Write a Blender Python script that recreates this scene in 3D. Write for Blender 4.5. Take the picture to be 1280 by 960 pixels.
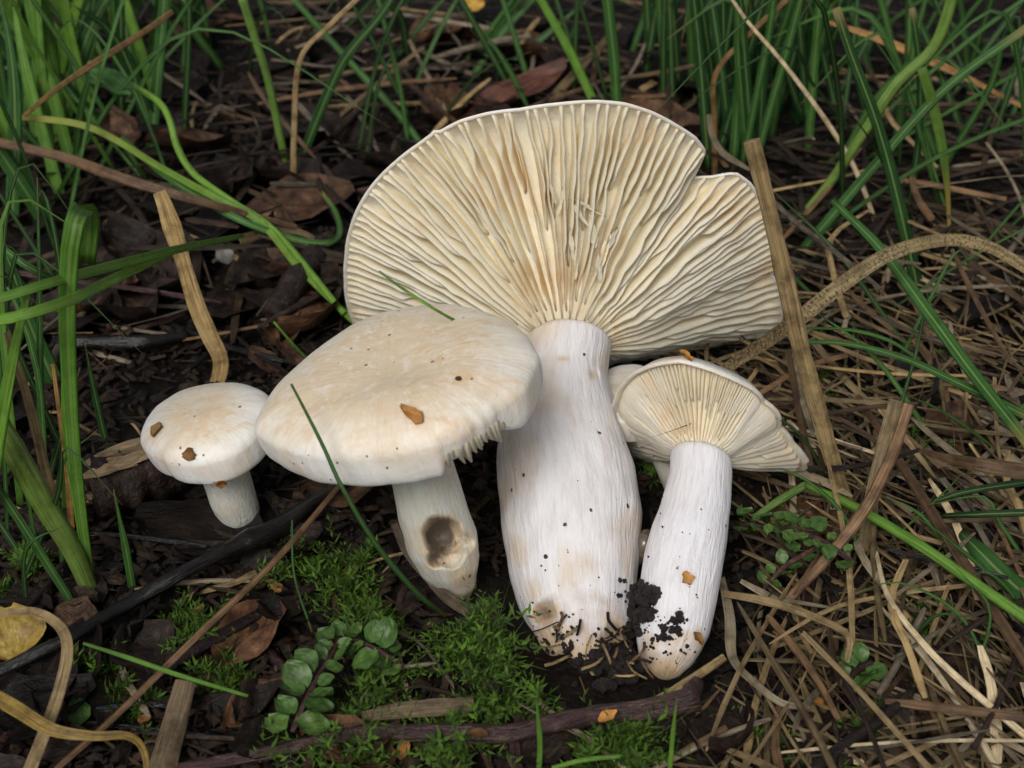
import bpy, math, random
from mathutils import Vector, Matrix, noise
from mathutils.bvhtree import BVHTree
for o in list(bpy.data.objects): bpy.data.objects.remove(o)
S = bpy.context.scene
COL = S.collection
R = math.radians
# ------------------------------------------------------------------ camera, sky, sun, exposure
PITCH, CAMH, F = 33.0, 0.205, 1600.0          # F: focal length in pixels of a 1280 wide picture
cam = bpy.data.cameras.new('camera'); camo = bpy.data.objects.new('camera', cam); COL.objects.link(camo)
camo.location = (0, 0, CAMH); camo.rotation_euler = (R(90 - PITCH), 0, 0)
cam.sensor_width = 36; cam.lens = F / 1280 * 36; cam.clip_start = 0.005; cam.clip_end = 100
cam.dof.use_dof = True; cam.dof.focus_distance = 0.300; cam.dof.aperture_fstop = 26
S.camera = camo
SUN_EL, SUN_AZ = 46.0, 198.0                    # azimuth clockwise from +Y: behind the camera, a little left
w = bpy.data.worlds.new('World'); S.world = w; w.use_nodes = True
nt = w.node_tree; bg = nt.nodes['Background']
sky = nt.nodes.new('ShaderNodeTexSky'); sky.sky_type = 'NISHITA'; sky.sun_disc = False
sky.sun_elevation = R(SUN_EL); sky.sun_rotation = R(SUN_AZ); sky.air_density = 0.7; sky.dust_density = 3.5; sky.ozone_density = 0.6
hs = nt.nodes.new('ShaderNodeHueSaturation'); hs.inputs['Saturation'].default_value = 0.4   # overcast: greyer sky
nt.links.new(sky.outputs[0], hs.inputs['Color']); nt.links.new(hs.outputs[0], bg.inputs['Color'])
bg.inputs['Strength'].default_value = 0.075
sl = bpy.data.lights.new('sun', 'SUN'); sl.energy = 1.5; sl.angle = R(24); sl.color = (1.0, 0.985, 0.95)
so = bpy.data.objects.new('sun', sl); COL.objects.link(so)
sd = Vector((math.sin(R(SUN_AZ)) * math.cos(R(SUN_EL)), math.cos(R(SUN_AZ)) * math.cos(R(SUN_EL)), math.sin(R(SUN_EL))))
so.rotation_euler = sd.to_track_quat('Z', 'Y').to_euler(); so.location = (0, 0, 2)
S.view_settings.view_transform = 'Standard'; S.view_settings.look = 'None'
S.view_settings.exposure = 0.34; S.view_settings.gamma = 1
rnd = random.Random(7)
U = rnd.uniform
# ------------------------------------------------------------------ pixels to places
CAM = Vector((0, 0, CAMH)); cp, sp = math.cos(R(PITCH)), math.sin(R(PITCH))
FW, UPV, RT = Vector((0, cp, -sp)), Vector((0, sp, cp)), Vector((1, 0, 0))
def ray(u, v): return FW + RT * ((u - 640) / F) + UPV * ((480 - v) / F)
def dpt(u, v, d): return CAM + ray(u, v) * d
def depth(p): return (p - CAM).dot(FW)
def proj(p):
    q = p - CAM; d = max(q.dot(FW), 1e-4); return (640 + F * q.x / d, 480 - F * q.dot(UPV) / d)
def fbm(x, y, s, seed=0.0, o=3):
    t, a = 0, 1
    for i in range(o):
        t += a * noise.noise(Vector((x * s, y * s, seed + i * 7.3))); s *= 2.1; a *= .5
    return t
def g(x, y):
    z = .0050 * fbm(x, y, 14, 3.1, 2) + .0012 * fbm(x, y, 90, 9.0, 2)
    z += .030 * max(0, (y - .45)) ** 1.2
    return z
def gpt(u, v, h=0.0):
    r = ray(u, v); z = h; p = None
    for i in range(7):
        t = (z - CAMH) / min(r.z, -.05); p = CAM + r * t
        z = g(p.x, p.y) + h
    return p
def ypt(u, v, y):
    r = ray(u, v); return CAM + r * (y / r.y)
# ------------------------------------------------------------------ materials
def mat(name):
    m = bpy.data.materials.new(name); m.use_nodes = True
    return m, m.node_tree.nodes, m.node_tree.links, m.node_tree.nodes['Principled BSDF']
def N(ns, t, **k):
    n = ns.new(t)
    for a, b in k.items(): setattr(n, a, b)
    return n
def ramp(ns, ls, src, stops):
    r = ns.new('ShaderNodeValToRGB'); e = r.color_ramp.elements
    while len(e) < len(stops): e.new(.5)
    for i, (p, c) in enumerate(stops):
        e[i].position = p; e[i].color = (*c, 1) if len(c) == 3 else c
    ls.new(src, r.inputs[0]); return r.outputs[0]
def tex(ns, ls, coord, scale, detail=4, mp=None, rough=.55):
    t = ns.new('ShaderNodeTexNoise'); t.inputs['Scale'].default_value = scale; t.inputs['Detail'].default_value = detail
    t.inputs['Roughness'].default_value = rough
    if mp:
        m = ns.new('ShaderNodeMapping'); m.inputs['Scale'].default_value = mp; ls.new(coord, m.inputs[0]); coord = m.outputs[0]
    ls.new(coord, t.inputs['Vector']); return t.outputs['Fac']
def mix(ns, ls, fac, a, b, typ='MIX'):
    m = ns.new('ShaderNodeMix'); m.data_type = 'RGBA'; m.blend_type = typ
    for s, x in ((m.inputs[0], fac), (m.inputs[6], a), (m.inputs[7], b)):
        if hasattr(x, 'is_linked'): ls.new(x, s)
        elif isinstance(x, (int, float)): s.default_value = x
        else: s.default_value = (*x, 1)
    return m.outputs[2]
def bump(ns, ls, h, bs, strength=.4, dist=.0005):
    b = ns.new('ShaderNodeBump'); b.inputs['Strength'].default_value = strength; b.inputs['Distance'].default_value = dist
    ls.new(h, b.inputs['Height']); ls.new(b.outputs[0], bs.inputs['Normal'])
def mth(ns, ls, op, a, b=0.0, c=None):
    m = ns.new('ShaderNodeMath'); m.operation = op; m.use_clamp = False
    for i, x in enumerate((a, b, c)):
        if x is None: continue
        if hasattr(x, 'is_linked'): ls.new(x, m.inputs[i])
        else: m.inputs[i].default_value = x
    return m.outputs[0]
def uvc(ns): return ns.new('ShaderNodeTexCoord').outputs['UV']
def obc(ns): return ns.new('ShaderNodeTexCoord').outputs['Object']

def plant_mat(name, c1, c2, c3, rough=.45, transl=.0, spots=None, island=False, sx=5, sy=2.5, tip=None, spec=.4, blot=(.38, .34, .30), bd=.0006, rib=False):
    """long fibres along V, one tone per object (or per island), blotches, optional dark spots and a tip colour"""
    m, ns, ls, bs = mat(name); uv = uvc(ns); ob = obc(ns)
    f = tex(ns, ls, uv, 1, 5, (sx * 3, sy, 1), .65); f2 = tex(ns, ls, ob, 210, 6, None, .65); f3 = tex(ns, ls, uv, 1, 3, (sx * 11, sy * 1.6, 1)); f4 = tex(ns, ls, ob, 900, 4)
    col = ramp(ns, ls, f, [(.32, c1), (.52, c2), (.70, c3)])
    col = mix(ns, ls, .7, col, ramp(ns, ls, f3, [(.36, (.55, .5, .46)), (.56, (1.1, 1.08, 1.05))]), 'MULTIPLY')
    rn = (ns.new('ShaderNodeNewGeometry').outputs['Random Per Island'] if island else ns.new('ShaderNodeObjectInfo').outputs['Random'])
    even = transl > 0 and not island             # living leaves differ less from one another than dead straw
    tone = ramp(ns, ls, rn, [(0, (.75, .78, .8)), (.35, (.9, .92, .92)), (.7, (1.05, 1.03, 1.0)), (1, (1.3, 1.2, 1.05))] if even else [(0, (.30, .29, .28)), (.35, (.62, .61, .60)), (.7, (1.0, .97, .93)), (1, (1.3, 1.22, 1.08))])
    col = mix(ns, ls, 1.0, col, tone, 'MULTIPLY')
    col = mix(ns, ls, .85, col, ramp(ns, ls, f2, [(.34, blot), (.56, (1.08, 1.08, 1.08))]), 'MULTIPLY')
    if rib:                                      # pale midrib and ribs along the blade
        sp_ = ns.new('ShaderNodeSeparateXYZ'); ls.new(uv, sp_.inputs[0])
        dd = mth(ns, ls, 'ABSOLUTE', mth(ns, ls, 'SUBTRACT', sp_.outputs[0], .25)); col = mix(ns, ls, ramp(ns, ls, dd, [(.008, (.75, .75, .75)), (.03, (0, 0, 0))]), col, (.30, .42, .13))
        wv = mth(ns, ls, 'SINE', mth(ns, ls, 'MULTIPLY', sp_.outputs[0], 120.0)); col = mix(ns, ls, ramp(ns, ls, wv, [(.2, (.22, .22, .22)), (.9, (0, 0, 0))]), col, (.02, .05, .012))
    if tip:
        sep = ns.new('ShaderNodeSeparateXYZ'); ls.new(uv, sep.inputs[0])
        k = ramp(ns, ls, sep.outputs[1], [(tip[0], (0, 0, 0)), (tip[1], (1, 1, 1))]); col = mix(ns, ls, k, col, tip[2])
    if spots:
        q = mth(ns, ls, 'ADD', tex(ns, ls, uv, 1, 4, (10, spots[1], 1), .75), mth(ns, ls, 'MULTIPLY', mth(ns, ls, 'SUBTRACT', tex(ns, ls, ob, 60, 3), .5), .28)); k = ramp(ns, ls, q, [(.50, (0, 0, 0)), (.55, (1, 1, 1))]); col = mix(ns, ls, k, col, spots[0])
    ls.new(col, bs.inputs['Base Color']); bs.inputs['Specular IOR Level'].default_value = spec
    rg = ramp(ns, ls, f4, [(.3, (rough * .75,) * 3), (.7, (min(1, rough * 1.35),) * 3)]); ls.new(rg, bs.inputs['Roughness'])
    bump(ns, ls, mth(ns, ls, 'ADD', mth(ns, ls, 'ADD', f, f3), mth(ns, ls, 'MULTIPLY', f2, .8)), bs, .55, bd)
    if transl:
        t = ns.new('ShaderNodeBsdfTranslucent'); ls.new(col, t.inputs[0])
        x = ns.new('ShaderNodeMixShader'); x.inputs[0].default_value = transl
        ls.new(bs.outputs[0], x.inputs[1]); ls.new(t.outputs[0], x.inputs[2]); ls.new(x.outputs[0], ns['Material Output'].inputs[0])
    return m
GBL = (.72, .74, .62)
M = {}
M['grass'] = plant_mat('green grass', (.035, .115, .028), (.062, .185, .042), (.11, .25, .07), .36, .28, blot=GBL, rib=True, tip=(.9, 1.0, (.26, .22, .07)))
M['grass_bright'] = plant_mat('bright green grass', (.12, .31, .035), (.19, .42, .055), (.28, .50, .11), .34, .3, blot=GBL, rib=True)
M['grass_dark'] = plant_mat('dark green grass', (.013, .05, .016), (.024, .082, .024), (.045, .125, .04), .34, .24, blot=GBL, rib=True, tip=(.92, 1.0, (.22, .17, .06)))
M['grass_sheath'] = plant_mat('grass sheath', (.07, .16, .03), (.12, .22, .045), (.19, .29, .09), .4, .1, blot=GBL)
M['grass_yellow'] = plant_mat('yellowing grass', (.10, .20, .03), (.13, .24, .04), (.20, .28, .06), .4, .25, tip=(.55, .9, (.40, .25, .06)), blot=GBL)
M['grass_lime'] = plant_mat('yellow green grass', (.10, .22, .03), (.16, .30, .045), (.24, .36, .08), .4, .25, tip=(.6, .95, (.34, .36, .07)), blot=GBL)
M['sheath_red'] = plant_mat('sheath with brown foot', (.10, .18, .03), (.17, .27, .05), (.25, .34, .10), .42, .1, blot=(.7, .62, .45))
M['straw'] = plant_mat('dry straw', (.20, .135, .06), (.40, .295, .14), (.60, .49, .29), .5)
M['straw_pale'] = plant_mat('pale straw', (.40, .32, .20), (.62, .53, .36), (.76, .69, .53), .5)
M['straw_brown'] = plant_mat('brown straw', (.09, .05, .026), (.19, .115, .06), (.31, .21, .12), .45)
M['straw_orange'] = plant_mat('orange straw', (.20, .11, .035), (.36, .22, .08), (.50, .34, .15), .45)
M['straw_grey'] = plant_mat('weathered straw', (.12, .10, .07), (.25, .215, .155), (.40, .355, .27), .55)
M['spotted'] = plant_mat('spotted dry blade', (.22, .17, .075), (.36, .28, .13), (.50, .41, .22), .5, spots=((.05, .034, .018), 150))
M['yellow_blade'] = plant_mat('yellow brown blade', (.10, .055, .02), (.27, .19, .04), (.15, .075, .028), .5, .15, sx=1.2)
M['twig'] = plant_mat('twig bark', (.016, .011, .009), (.04, .026, .02), (.10, .075, .06), .55, sx=3, sy=14, spec=.3, bd=.0015)
M['twig_purple'] = plant_mat('purple brown bark', (.028, .014, .015), (.07, .035, .034), (.16, .10, .09), .42, sx=2, sy=16, spec=.35, bd=.0016)
M['twig_black'] = plant_mat('wet black bark', (.003, .003, .003), (.008, .007, .007), (.022, .02, .02), .16, sx=3, sy=8, spec=.6, bd=.0008)
M['bark'] = plant_mat('rotten bark', (.03, .018, .014), (.085, .05, .04), (.19, .13, .10), .55, sx=3, sy=10, spec=.3, bd=.002)
M['stick_grey'] = plant_mat('weathered stick', (.10, .07, .045), (.20, .15, .10), (.30, .24, .17), .6, sx=8)
M['wood_pale'] = plant_mat('pale split wood', (.22, .15, .085), (.40, .30, .18), (.58, .48, .33), .6, sx=7)
M['moss'] = plant_mat('moss leaves', (.045, .11, .012), (.11, .24, .025), (.25, .43, .08), .4, .28, island=True, blot=(.5, .5, .45))
M['herb'] = plant_mat('small round leaves', (.05, .115, .028), (.085, .17, .04), (.14, .23, .07), .4, .25, sx=1, blot=(.6, .6, .5), bd=.00015)
M['leaf_dead'] = plant_mat('dead leaf', (.008, .006, .005), (.022, .015, .012), (.055, .035, .025), .6, .0, sx=1, sy=4, spec=.22, bd=.0012)
M['leaf_brown'] = plant_mat('brown dead leaf', (.04, .02, .012), (.10, .053, .03), (.19, .11, .065), .6, .05, sx=1, sy=4, spec=.25, bd=.0012)
M['leaf_red'] = plant_mat('reddish strip', (.08, .028, .017), (.17, .065, .04), (.26, .12, .08), .55, sx=3)
M['leaf_yellow'] = plant_mat('yellow leaf', (.36, .22, .04), (.50, .36, .08), (.42, .22, .05), .45, .15, sx=1, sy=3, blot=(.55, .4, .25))
M['litter'] = plant_mat('litter bits', (.008, .0055, .004), (.026, .017, .011), (.10, .064, .04), .6, island=True, spec=.25)
M['straw_mass'] = plant_mat('straw mass', (.075, .052, .027), (.23, .17, .09), (.48, .39, .23), .55, island=True, spec=.3)
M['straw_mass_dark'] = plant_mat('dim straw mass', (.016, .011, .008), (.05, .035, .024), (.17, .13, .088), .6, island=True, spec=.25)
M['torn'] = plant_mat('torn gill flesh', (.70, .63, .47), (.80, .74, .59), (.86, .82, .70), .5, .2, blot=(.92, .90, .86), sx=2, bd=.0001)
M['flake'] = plant_mat('orange bud scale', (.36, .15, .03), (.55, .27, .07), (.68, .42, .18), .4)
M['white_bit'] = plant_mat('white chip', (.5, .5, .48), (.65, .65, .63), (.75, .75, .72), .5)

def soil_mat():
    m, ns, ls, bs = mat('black wet humus'); c = obc(ns)
    a = tex(ns, ls, c, 30, 6); b = tex(ns, ls, c, 420, 5)
    col = ramp(ns, ls, a, [(.3, (.0045, .0036, .003)), (.6, (.011, .008, .0065)), (.8, (.026, .018, .012))])
    col = mix(ns, ls, .6, col, ramp(ns, ls, b, [(.35, (.4, .4, .4)), (.7, (1.7, 1.5, 1.3))]), 'MULTIPLY')
    ls.new(col, bs.inputs['Base Color'])
    ls.new(ramp(ns, ls, b, [(.3, (.55, .55, .55)), (.7, (.95, .95, .95))]), bs.inputs['Roughness']); bs.inputs['Specular IOR Level'].default_value = .12
    bump(ns, ls, b, bs, .9, .0015); return m
M['soil'] = soil_mat()
def crumb_mat():
    m, ns, ls, bs = mat('moist soil crumbs'); c = obc(ns); a = tex(ns, ls, c, 700, 6, None, .7); b = tex(ns, ls, c, 2200, 4)
    ls.new(ramp(ns, ls, a, [(.32, (.006, .004, .004)), (.55, (.022, .015, .013)), (.75, (.065, .045, .036))]), bs.inputs['Base Color'])
    ls.new(ramp(ns, ls, b, [(.35, (.3, .3, .3)), (.6, (.8, .8, .8))]), bs.inputs['Roughness']); bump(ns, ls, mth(ns, ls, 'ADD', a, b), bs, 1.0, .0012); return m
M['crumb'] = crumb_mat()
def sss(bs, wgt, sc, rad=(1, .6, .35)):
    bs.inputs['Subsurface Weight'].default_value = wgt; bs.inputs['Subsurface Scale'].default_value = sc
    bs.inputs['Subsurface Radius'].default_value = rad
def specks(ns, ls, coord, col, scale, size, dark):
    v = ns.new('ShaderNodeTexVoronoi'); v.inputs['Scale'].default_value = scale; v.inputs['Randomness'].default_value = 1
    dst = tex(ns, ls, coord, scale * 3, 2); ls.new(coord, v.inputs['Vector'])
    sep = ns.new('ShaderNodeSeparateColor'); ls.new(v.outputs['Color'], sep.inputs[0])
    lim = mth(ns, ls, 'MULTIPLY', mth(ns, ls, 'GREATER_THAN', sep.outputs[0], .86), size)
    d2 = mth(ns, ls, 'ADD', v.outputs['Distance'], mth(ns, ls, 'MULTIPLY', mth(ns, ls, 'SUBTRACT', dst, .5), size * 1.6))
    k = mth(ns, ls, 'LESS_THAN', d2, mth(ns, ls, 'MULTIPLY', lim, sep.outputs[1]))
    return mix(ns, ls, k, col, dark)
def stem_mat(name, white, stain=.5, foot=.13, dirty=(.36, .24, .13)):
    m, ns, ls, bs = mat(name); uv = uvc(ns); ob = obc(ns)
    fib = tex(ns, ls, uv, 1, 5, (44, 6, 1), .72); low = tex(ns, ls, uv, 1, 4, (4, 3.2, 1)); fine = tex(ns, ls, uv, 1, 3, (90, 16, 1))
    col = ramp(ns, ls, fib, [(.30, tuple(x * y for x, y in zip(white, (.86, .82, .80)))), (.5, white), (.7, tuple(min(.88, x * 1.05) for x in white))])
    col = mix(ns, ls, mth(ns, ls, 'MULTIPLY', ramp(ns, ls, low, [(.50, (0, 0, 0)), (.66, (1, 1, 1))]), stain), col, (.62, .50, .36))
    sep = ns.new('ShaderNodeSeparateXYZ'); ls.new(uv, sep.inputs[0])
    n2 = tex(ns, ls, ob, 130, 5)
    k = mth(ns, ls, 'ADD', sep.outputs[1], mth(ns, ls, 'MULTIPLY', mth(ns, ls, 'SUBTRACT', n2, .5), foot * 2.4))
    col = mix(ns, ls, ramp(ns, ls, k, [(foot * .35, (.85, .85, .85)), (foot * 1.25, (0, 0, 0))]), col, dirty)
    at = ns.new('ShaderNodeAttribute'); at.attribute_name = 'stain'
    sk = mth(ns, ls, 'MULTIPLY', at.outputs['Fac'], mth(ns, ls, 'ADD', .55, mth(ns, ls, 'MULTIPLY', n2, .8)))
    col = mix(ns, ls, ramp(ns, ls, sk, [(.05, (0, 0, 0)), (.55, (.8, .8, .8))]), col, (.58, .42, .25))
    col = mix(ns, ls, ramp(ns, ls, sk, [(.6, (0, 0, 0)), (1.0, (.95, .95, .95))]), col, (.11, .085, .062))
    col = specks(ns, ls, ob, col, 120, .14, (.035, .02, .012)); col = specks(ns, ls, ob, col, 330, .20, (.08, .05, .03))
    ls.new(col, bs.inputs['Base Color']); bs.inputs['Roughness'].default_value = .5
    sss(bs, .25, .002)
    bump(ns, ls, mth(ns, ls, 'ADD', fib, mth(ns, ls, 'MULTIPLY', fine, .5)), bs, .7, .0009); return m
M['stemA'] = stem_mat('fibrous white stem', (.75, .73, .735), .8, .15)
M['stemC'] = stem_mat('smooth white stem', (.77, .755, .775), .15, .07)
M['stemB'] = stem_mat('shaded white stem', (.57, .57, .50), .5, .12)  # greyer than the other stems: shade under the caps put into the colour
def cap_mat(name, tan, lim=(.35, .85), dots=True):
    m, ns, ls, bs = mat(name); uv = uvc(ns); ob = obc(ns)
    sep = ns.new('ShaderNodeSeparateXYZ'); ls.new(uv, sep.inputs[0])
    lo = tex(ns, ls, ob, 55, 6); hi = tex(ns, ls, ob, 420, 6); st = tex(ns, ls, ob, 60, 5, (1, 3.2, 1))
    k = mth(ns, ls, 'ADD', sep.outputs[1], mth(ns, ls, 'MULTIPLY', mth(ns, ls, 'SUBTRACT', lo, .5), .65))
    col = ramp(ns, ls, k, [(lim[0], tan), (lim[0] * .4 + lim[1] * .6, (.76, .71, .61)), (lim[1], (.79, .785, .75))])
    col = mix(ns, ls, ramp(ns, ls, st, [(.50, (0, 0, 0)), (.72, (.55, .55, .55))]), col, (.66, .48, .30))
    mo = tex(ns, ls, ob, 130, 6, (1, 1.8, 1), .68); kk = ramp(ns, ls, sep.outputs[1], [(.62, (1, 1, 1)), (.9, (.12, .12, .12))])
    col = mix(ns, ls, mth(ns, ls, 'MULTIPLY', ramp(ns, ls, mo, [(.50, (0, 0, 0)), (.68, (.75, .75, .75))]), kk), col, tuple(x * y for x, y in zip(tan, (.93, .80, .64))))
    col = mix(ns, ls, ramp(ns, ls, hi, [(.3, (.55, .55, .55)), (.5, (0, 0, 0))]), col, (.80, .77, .71))
    fb = tex(ns, ls, uv, 1, 5, (110, 3.0, 1), .7); col = mix(ns, ls, .5, col, ramp(ns, ls, fb, [(.34, (.88, .84, .78)), (.55, (1.02, 1.02, 1.02))]), 'MULTIPLY')
    if dots: col = specks(ns, ls, ob, col, 190, .15, (.05, .03, .02)); col = specks(ns, ls, ob, col, 480, .20, (.20, .12, .06))
    ls.new(col, bs.inputs['Base Color']); bs.inputs['Roughness'].default_value = .46
    sss(bs, .3, .002); bump(ns, ls, mth(ns, ls, 'ADD', lo, mth(ns, ls, 'ADD', mth(ns, ls, 'MULTIPLY', fb, .5), mth(ns, ls, 'MULTIPLY', hi, .5))), bs, .5, .0010); return m
M['capB'] = cap_mat('cream cap skin', (.68, .56, .40), (.48, .94))
M['capE'] = cap_mat('pale cap skin', (.74, .62, .45), (.2, .8))
M['capA'] = cap_mat('white cap flesh', (.86, .79, .60), dots=False)
def gill_mat(name, edge, deep, stain):
    m, ns, ls, bs = mat(name); uv = uvc(ns); ob = obc(ns)
    sep = ns.new('ShaderNodeSeparateXYZ'); ls.new(uv, sep.inputs[0])
    d = mth(ns, ls, 'ABSOLUTE', mth(ns, ls, 'SUBTRACT', mth(ns, ls, 'MULTIPLY', sep.outputs[0], 2.0), 1.0))   # 0 at the free edge, 1 at the flesh
    n = tex(ns, ls, ob, 45, 4); f = tex(ns, ls, ob, 400, 3)
    col = ramp(ns, ls, d, [(.1, edge), (1.0, deep)])
    col = mix(ns, ls, ramp(ns, ls, n, [(.52, (0, 0, 0)), (.70, (.85, .85, .85))]), col, stain)
    col = mix(ns, ls, .35, col, ramp(ns, ls, f, [(.3, (.85, .82, .78)), (.6, (1, 1, 1))]), 'MULTIPLY')
    ls.new(col, bs.inputs['Base Color']); bs.inputs['Roughness'].default_value = .5
    t = ns.new('ShaderNodeBsdfTranslucent'); ls.new(col, t.inputs[0])
    x = ns.new('ShaderNodeMixShader'); x.inputs[0].default_value = .38
    ls.new(bs.outputs[0], x.inputs[1]); ls.new(t.outputs[0], x.inputs[2]); ls.new(x.outputs[0], ns['Material Output'].inputs[0]); return m
M['gillA'] = gill_mat('cream gill', (.93, .895, .77), (.90, .79, .52), (.78, .55, .24))
M['gillC'] = gill_mat('white gill', (.92, .89, .79), (.89, .76, .50), (.84, .56, .22))
# ------------------------------------------------------------------ mesh helpers
def mobj(name, V, Fc, m, parent=None, uvs=None, smooth=True):
    me = bpy.data.meshes.new(name); me.from_pydata([tuple(v) for v in V], [], Fc)
    if uvs is not None:
        l = me.uv_layers.new(name='UVMap'); flat = []
        for f in uvs:
            for c in f: flat += [c[0], c[1]]
        l.data.foreach_set('uv', flat)
    me.polygons.foreach_set('use_smooth', [smooth] * len(me.polygons))
    me.materials.append(M[m] if isinstance(m, str) else m); me.update()
    o = bpy.data.objects.new(name, me); COL.objects.link(o)
    if parent: o.parent = parent; o.matrix_parent_inverse = parent.matrix_basis.inverted()
    return o
def grid(rows, wrap=True, c0=True, c1=True, base=0, vr=None):
    """rows of points -> vertices, faces, loop uvs (u round, v along)"""
    n, k = len(rows), len(rows[0]); V = [p for r in rows for p in r]; Fc = []; UV = []
    vv = vr or [i / (n - 1) for i in range(n)]
    kk = k if wrap else k - 1
    for i in range(n - 1):
        for j in range(kk):
            j2 = (j + 1) % k
            Fc.append((base + i * k + j, base + i * k + j2, base + (i + 1) * k + j2, base + (i + 1) * k + j))
            UV.append(((j / kk, vv[i]), ((j + 1) / kk, vv[i]), ((j + 1) / kk, vv[i + 1]), (j / kk, vv[i + 1])))
    for on, i, rev in ((c0, 0, True), (c1, n - 1, False)):
        if on:
            f = [base + i * k + j for j in range(k)]
            if rev: f.reverse()
            Fc.append(tuple(f)); UV.append(tuple(((q - base - i * k) / k, vv[i]) for q in f))
    return V, Fc, UV
def spline(P, n):
    P = [Vector(p) for p in P]
    if len(P) == 2: return [P[0].lerp(P[1], i / (n - 1)) for i in range(n)]
    Q = [P[0] * 2 - P[1]] + P + [P[-1] * 2 - P[-2]]
    L = [0.0]
    for a, b in zip(P, P[1:]): L.append(L[-1] + (b - a).length)
    out = []
    for i in range(n):
        s = L[-1] * i / (n - 1); k = 0
        while k < len(P) - 2 and s > L[k + 1]: k += 1
        t = (s - L[k]) / max(L[k + 1] - L[k], 1e-9); a, b, c, d = Q[k:k + 4]
        out.append(.5 * ((2 * b) + (c - a) * t + (2 * a - 5 * b + 4 * c - d) * t * t + (3 * b - a - 3 * c + d) * t ** 3))
    return out
def lerps(vals, n):
    if not isinstance(vals, (list, tuple)): vals = [vals, vals]
    out = []
    for i in range(n):
        s = i / (n - 1) * (len(vals) - 1); k = min(int(s), len(vals) - 2); out.append(vals[k] + (vals[k + 1] - vals[k]) * (s - k))
    return out
def sweep(path, halfw, thick, hint=None, fold=.25, sides=8, rough=0.0, twist=0.0, seed=0.0):
    """tube or flat blade along a path: halfw list across, thick list through; hint = where the flat side looks"""
    rows = []; n = len(path)
    for i, p in enumerate(path):
        T = (path[min(i + 1, n - 1)] - path[max(i - 1, 0)]).normalized()
        H = (hint if hint is not None else (CAM - p)).normalized()
        Sd = T.cross(H)
        if Sd.length < .05: Sd = T.cross(Vector((.3, .5, .8)))
        Sd.normalize(); Nn = Sd.cross(T)
        if twist:
            q = Matrix.Rotation(twist * i / n, 3, T); Sd = q @ Sd; Nn = q @ Nn
        row = []
        for j in range(sides):
            a = 2 * math.pi * j / sides; c, s = math.cos(a), math.sin(a)
            k = 1 + (rough * noise.noise(Vector((c * 2 + seed, s * 2, i * .45))) if rough else 0)
            row.append(p + Sd * (c * halfw[i] * k) + Nn * (s * thick[i] * k + fold * halfw[i] * (abs(c) - .5)))
        rows.append(row)
    return grid(rows)
def tag(o, label, cat, group=None, kind=None):
    o['label'] = label
    if cat: o['category'] = cat
    if group: o['group'] = group
    if kind: o['kind'] = kind
    return o
def empty(name, loc, label, cat, group=None):
    o = bpy.data.objects.new(name, None); COL.objects.link(o); o.location = loc; o.empty_display_size = .01
    return tag(o, label, cat, group)
def ico(sub=1):
    import bmesh
    bm = bmesh.new(); bmesh.ops.create_icosphere(bm, subdivisions=sub, radius=1)
    V = [v.co.copy() for v in bm.verts]; bm.verts.index_update(); Fc = [tuple(v.index for v in f.verts) for f in bm.faces]; bm.free(); return V, Fc
ICO1, ICO2 = ico(1), ico(2)
BVH = {}
def reg(key, o):
    V = [o.matrix_world @ v.co for v in o.data.vertices] if False else [v.co.copy() for v in o.data.vertices]
    BVH[key] = BVHTree.FromPolygons(V, [tuple(p.vertices) for p in o.data.polygons])
def hit(u, v, keys):
    best = None; d = ray(u, v).normalized()
    for k in keys:
        h = BVH[k].ray_cast(CAM, d)
        if h[0] is not None and (best is None or h[3] < best[2]): best = (h[0], h[1] if h[1].dot(d) < 0 else -h[1], h[3])
    return best
# ------------------------------------------------------------------ the ground
def ground():
    nx, ny = 420, 420; V = []
    def warp(s, c, half):                       # fine in view, coarse far away
        return c + half * s + 14 * s * abs(s) ** 7
    for j in range(ny):
        for i in range(nx):
            x = warp(2 * i / (nx - 1) - 1, 0, .55); y = warp(2 * j / (ny - 1) - 1, .38, .50)
            near = 1 if abs(x) < 1.2 and -.6 < y < 1.6 else 0
            z = g(x, min(y, 1.2)) + near * (.0016 * fbm(x, y, 260, 1.7, 3) + .0012 * abs(fbm(x, y, 120, 5.0, 2))) - .0008
            V.append((x, y, z))
    Fc = [(j * nx + i, j * nx + i + 1, (j + 1) * nx + i + 1, (j + 1) * nx + i) for j in range(ny - 1) for i in range(nx - 1)]
    o = mobj('ground', V, Fc, 'soil'); o['kind'] = 'structure'; return o
ground()
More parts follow.
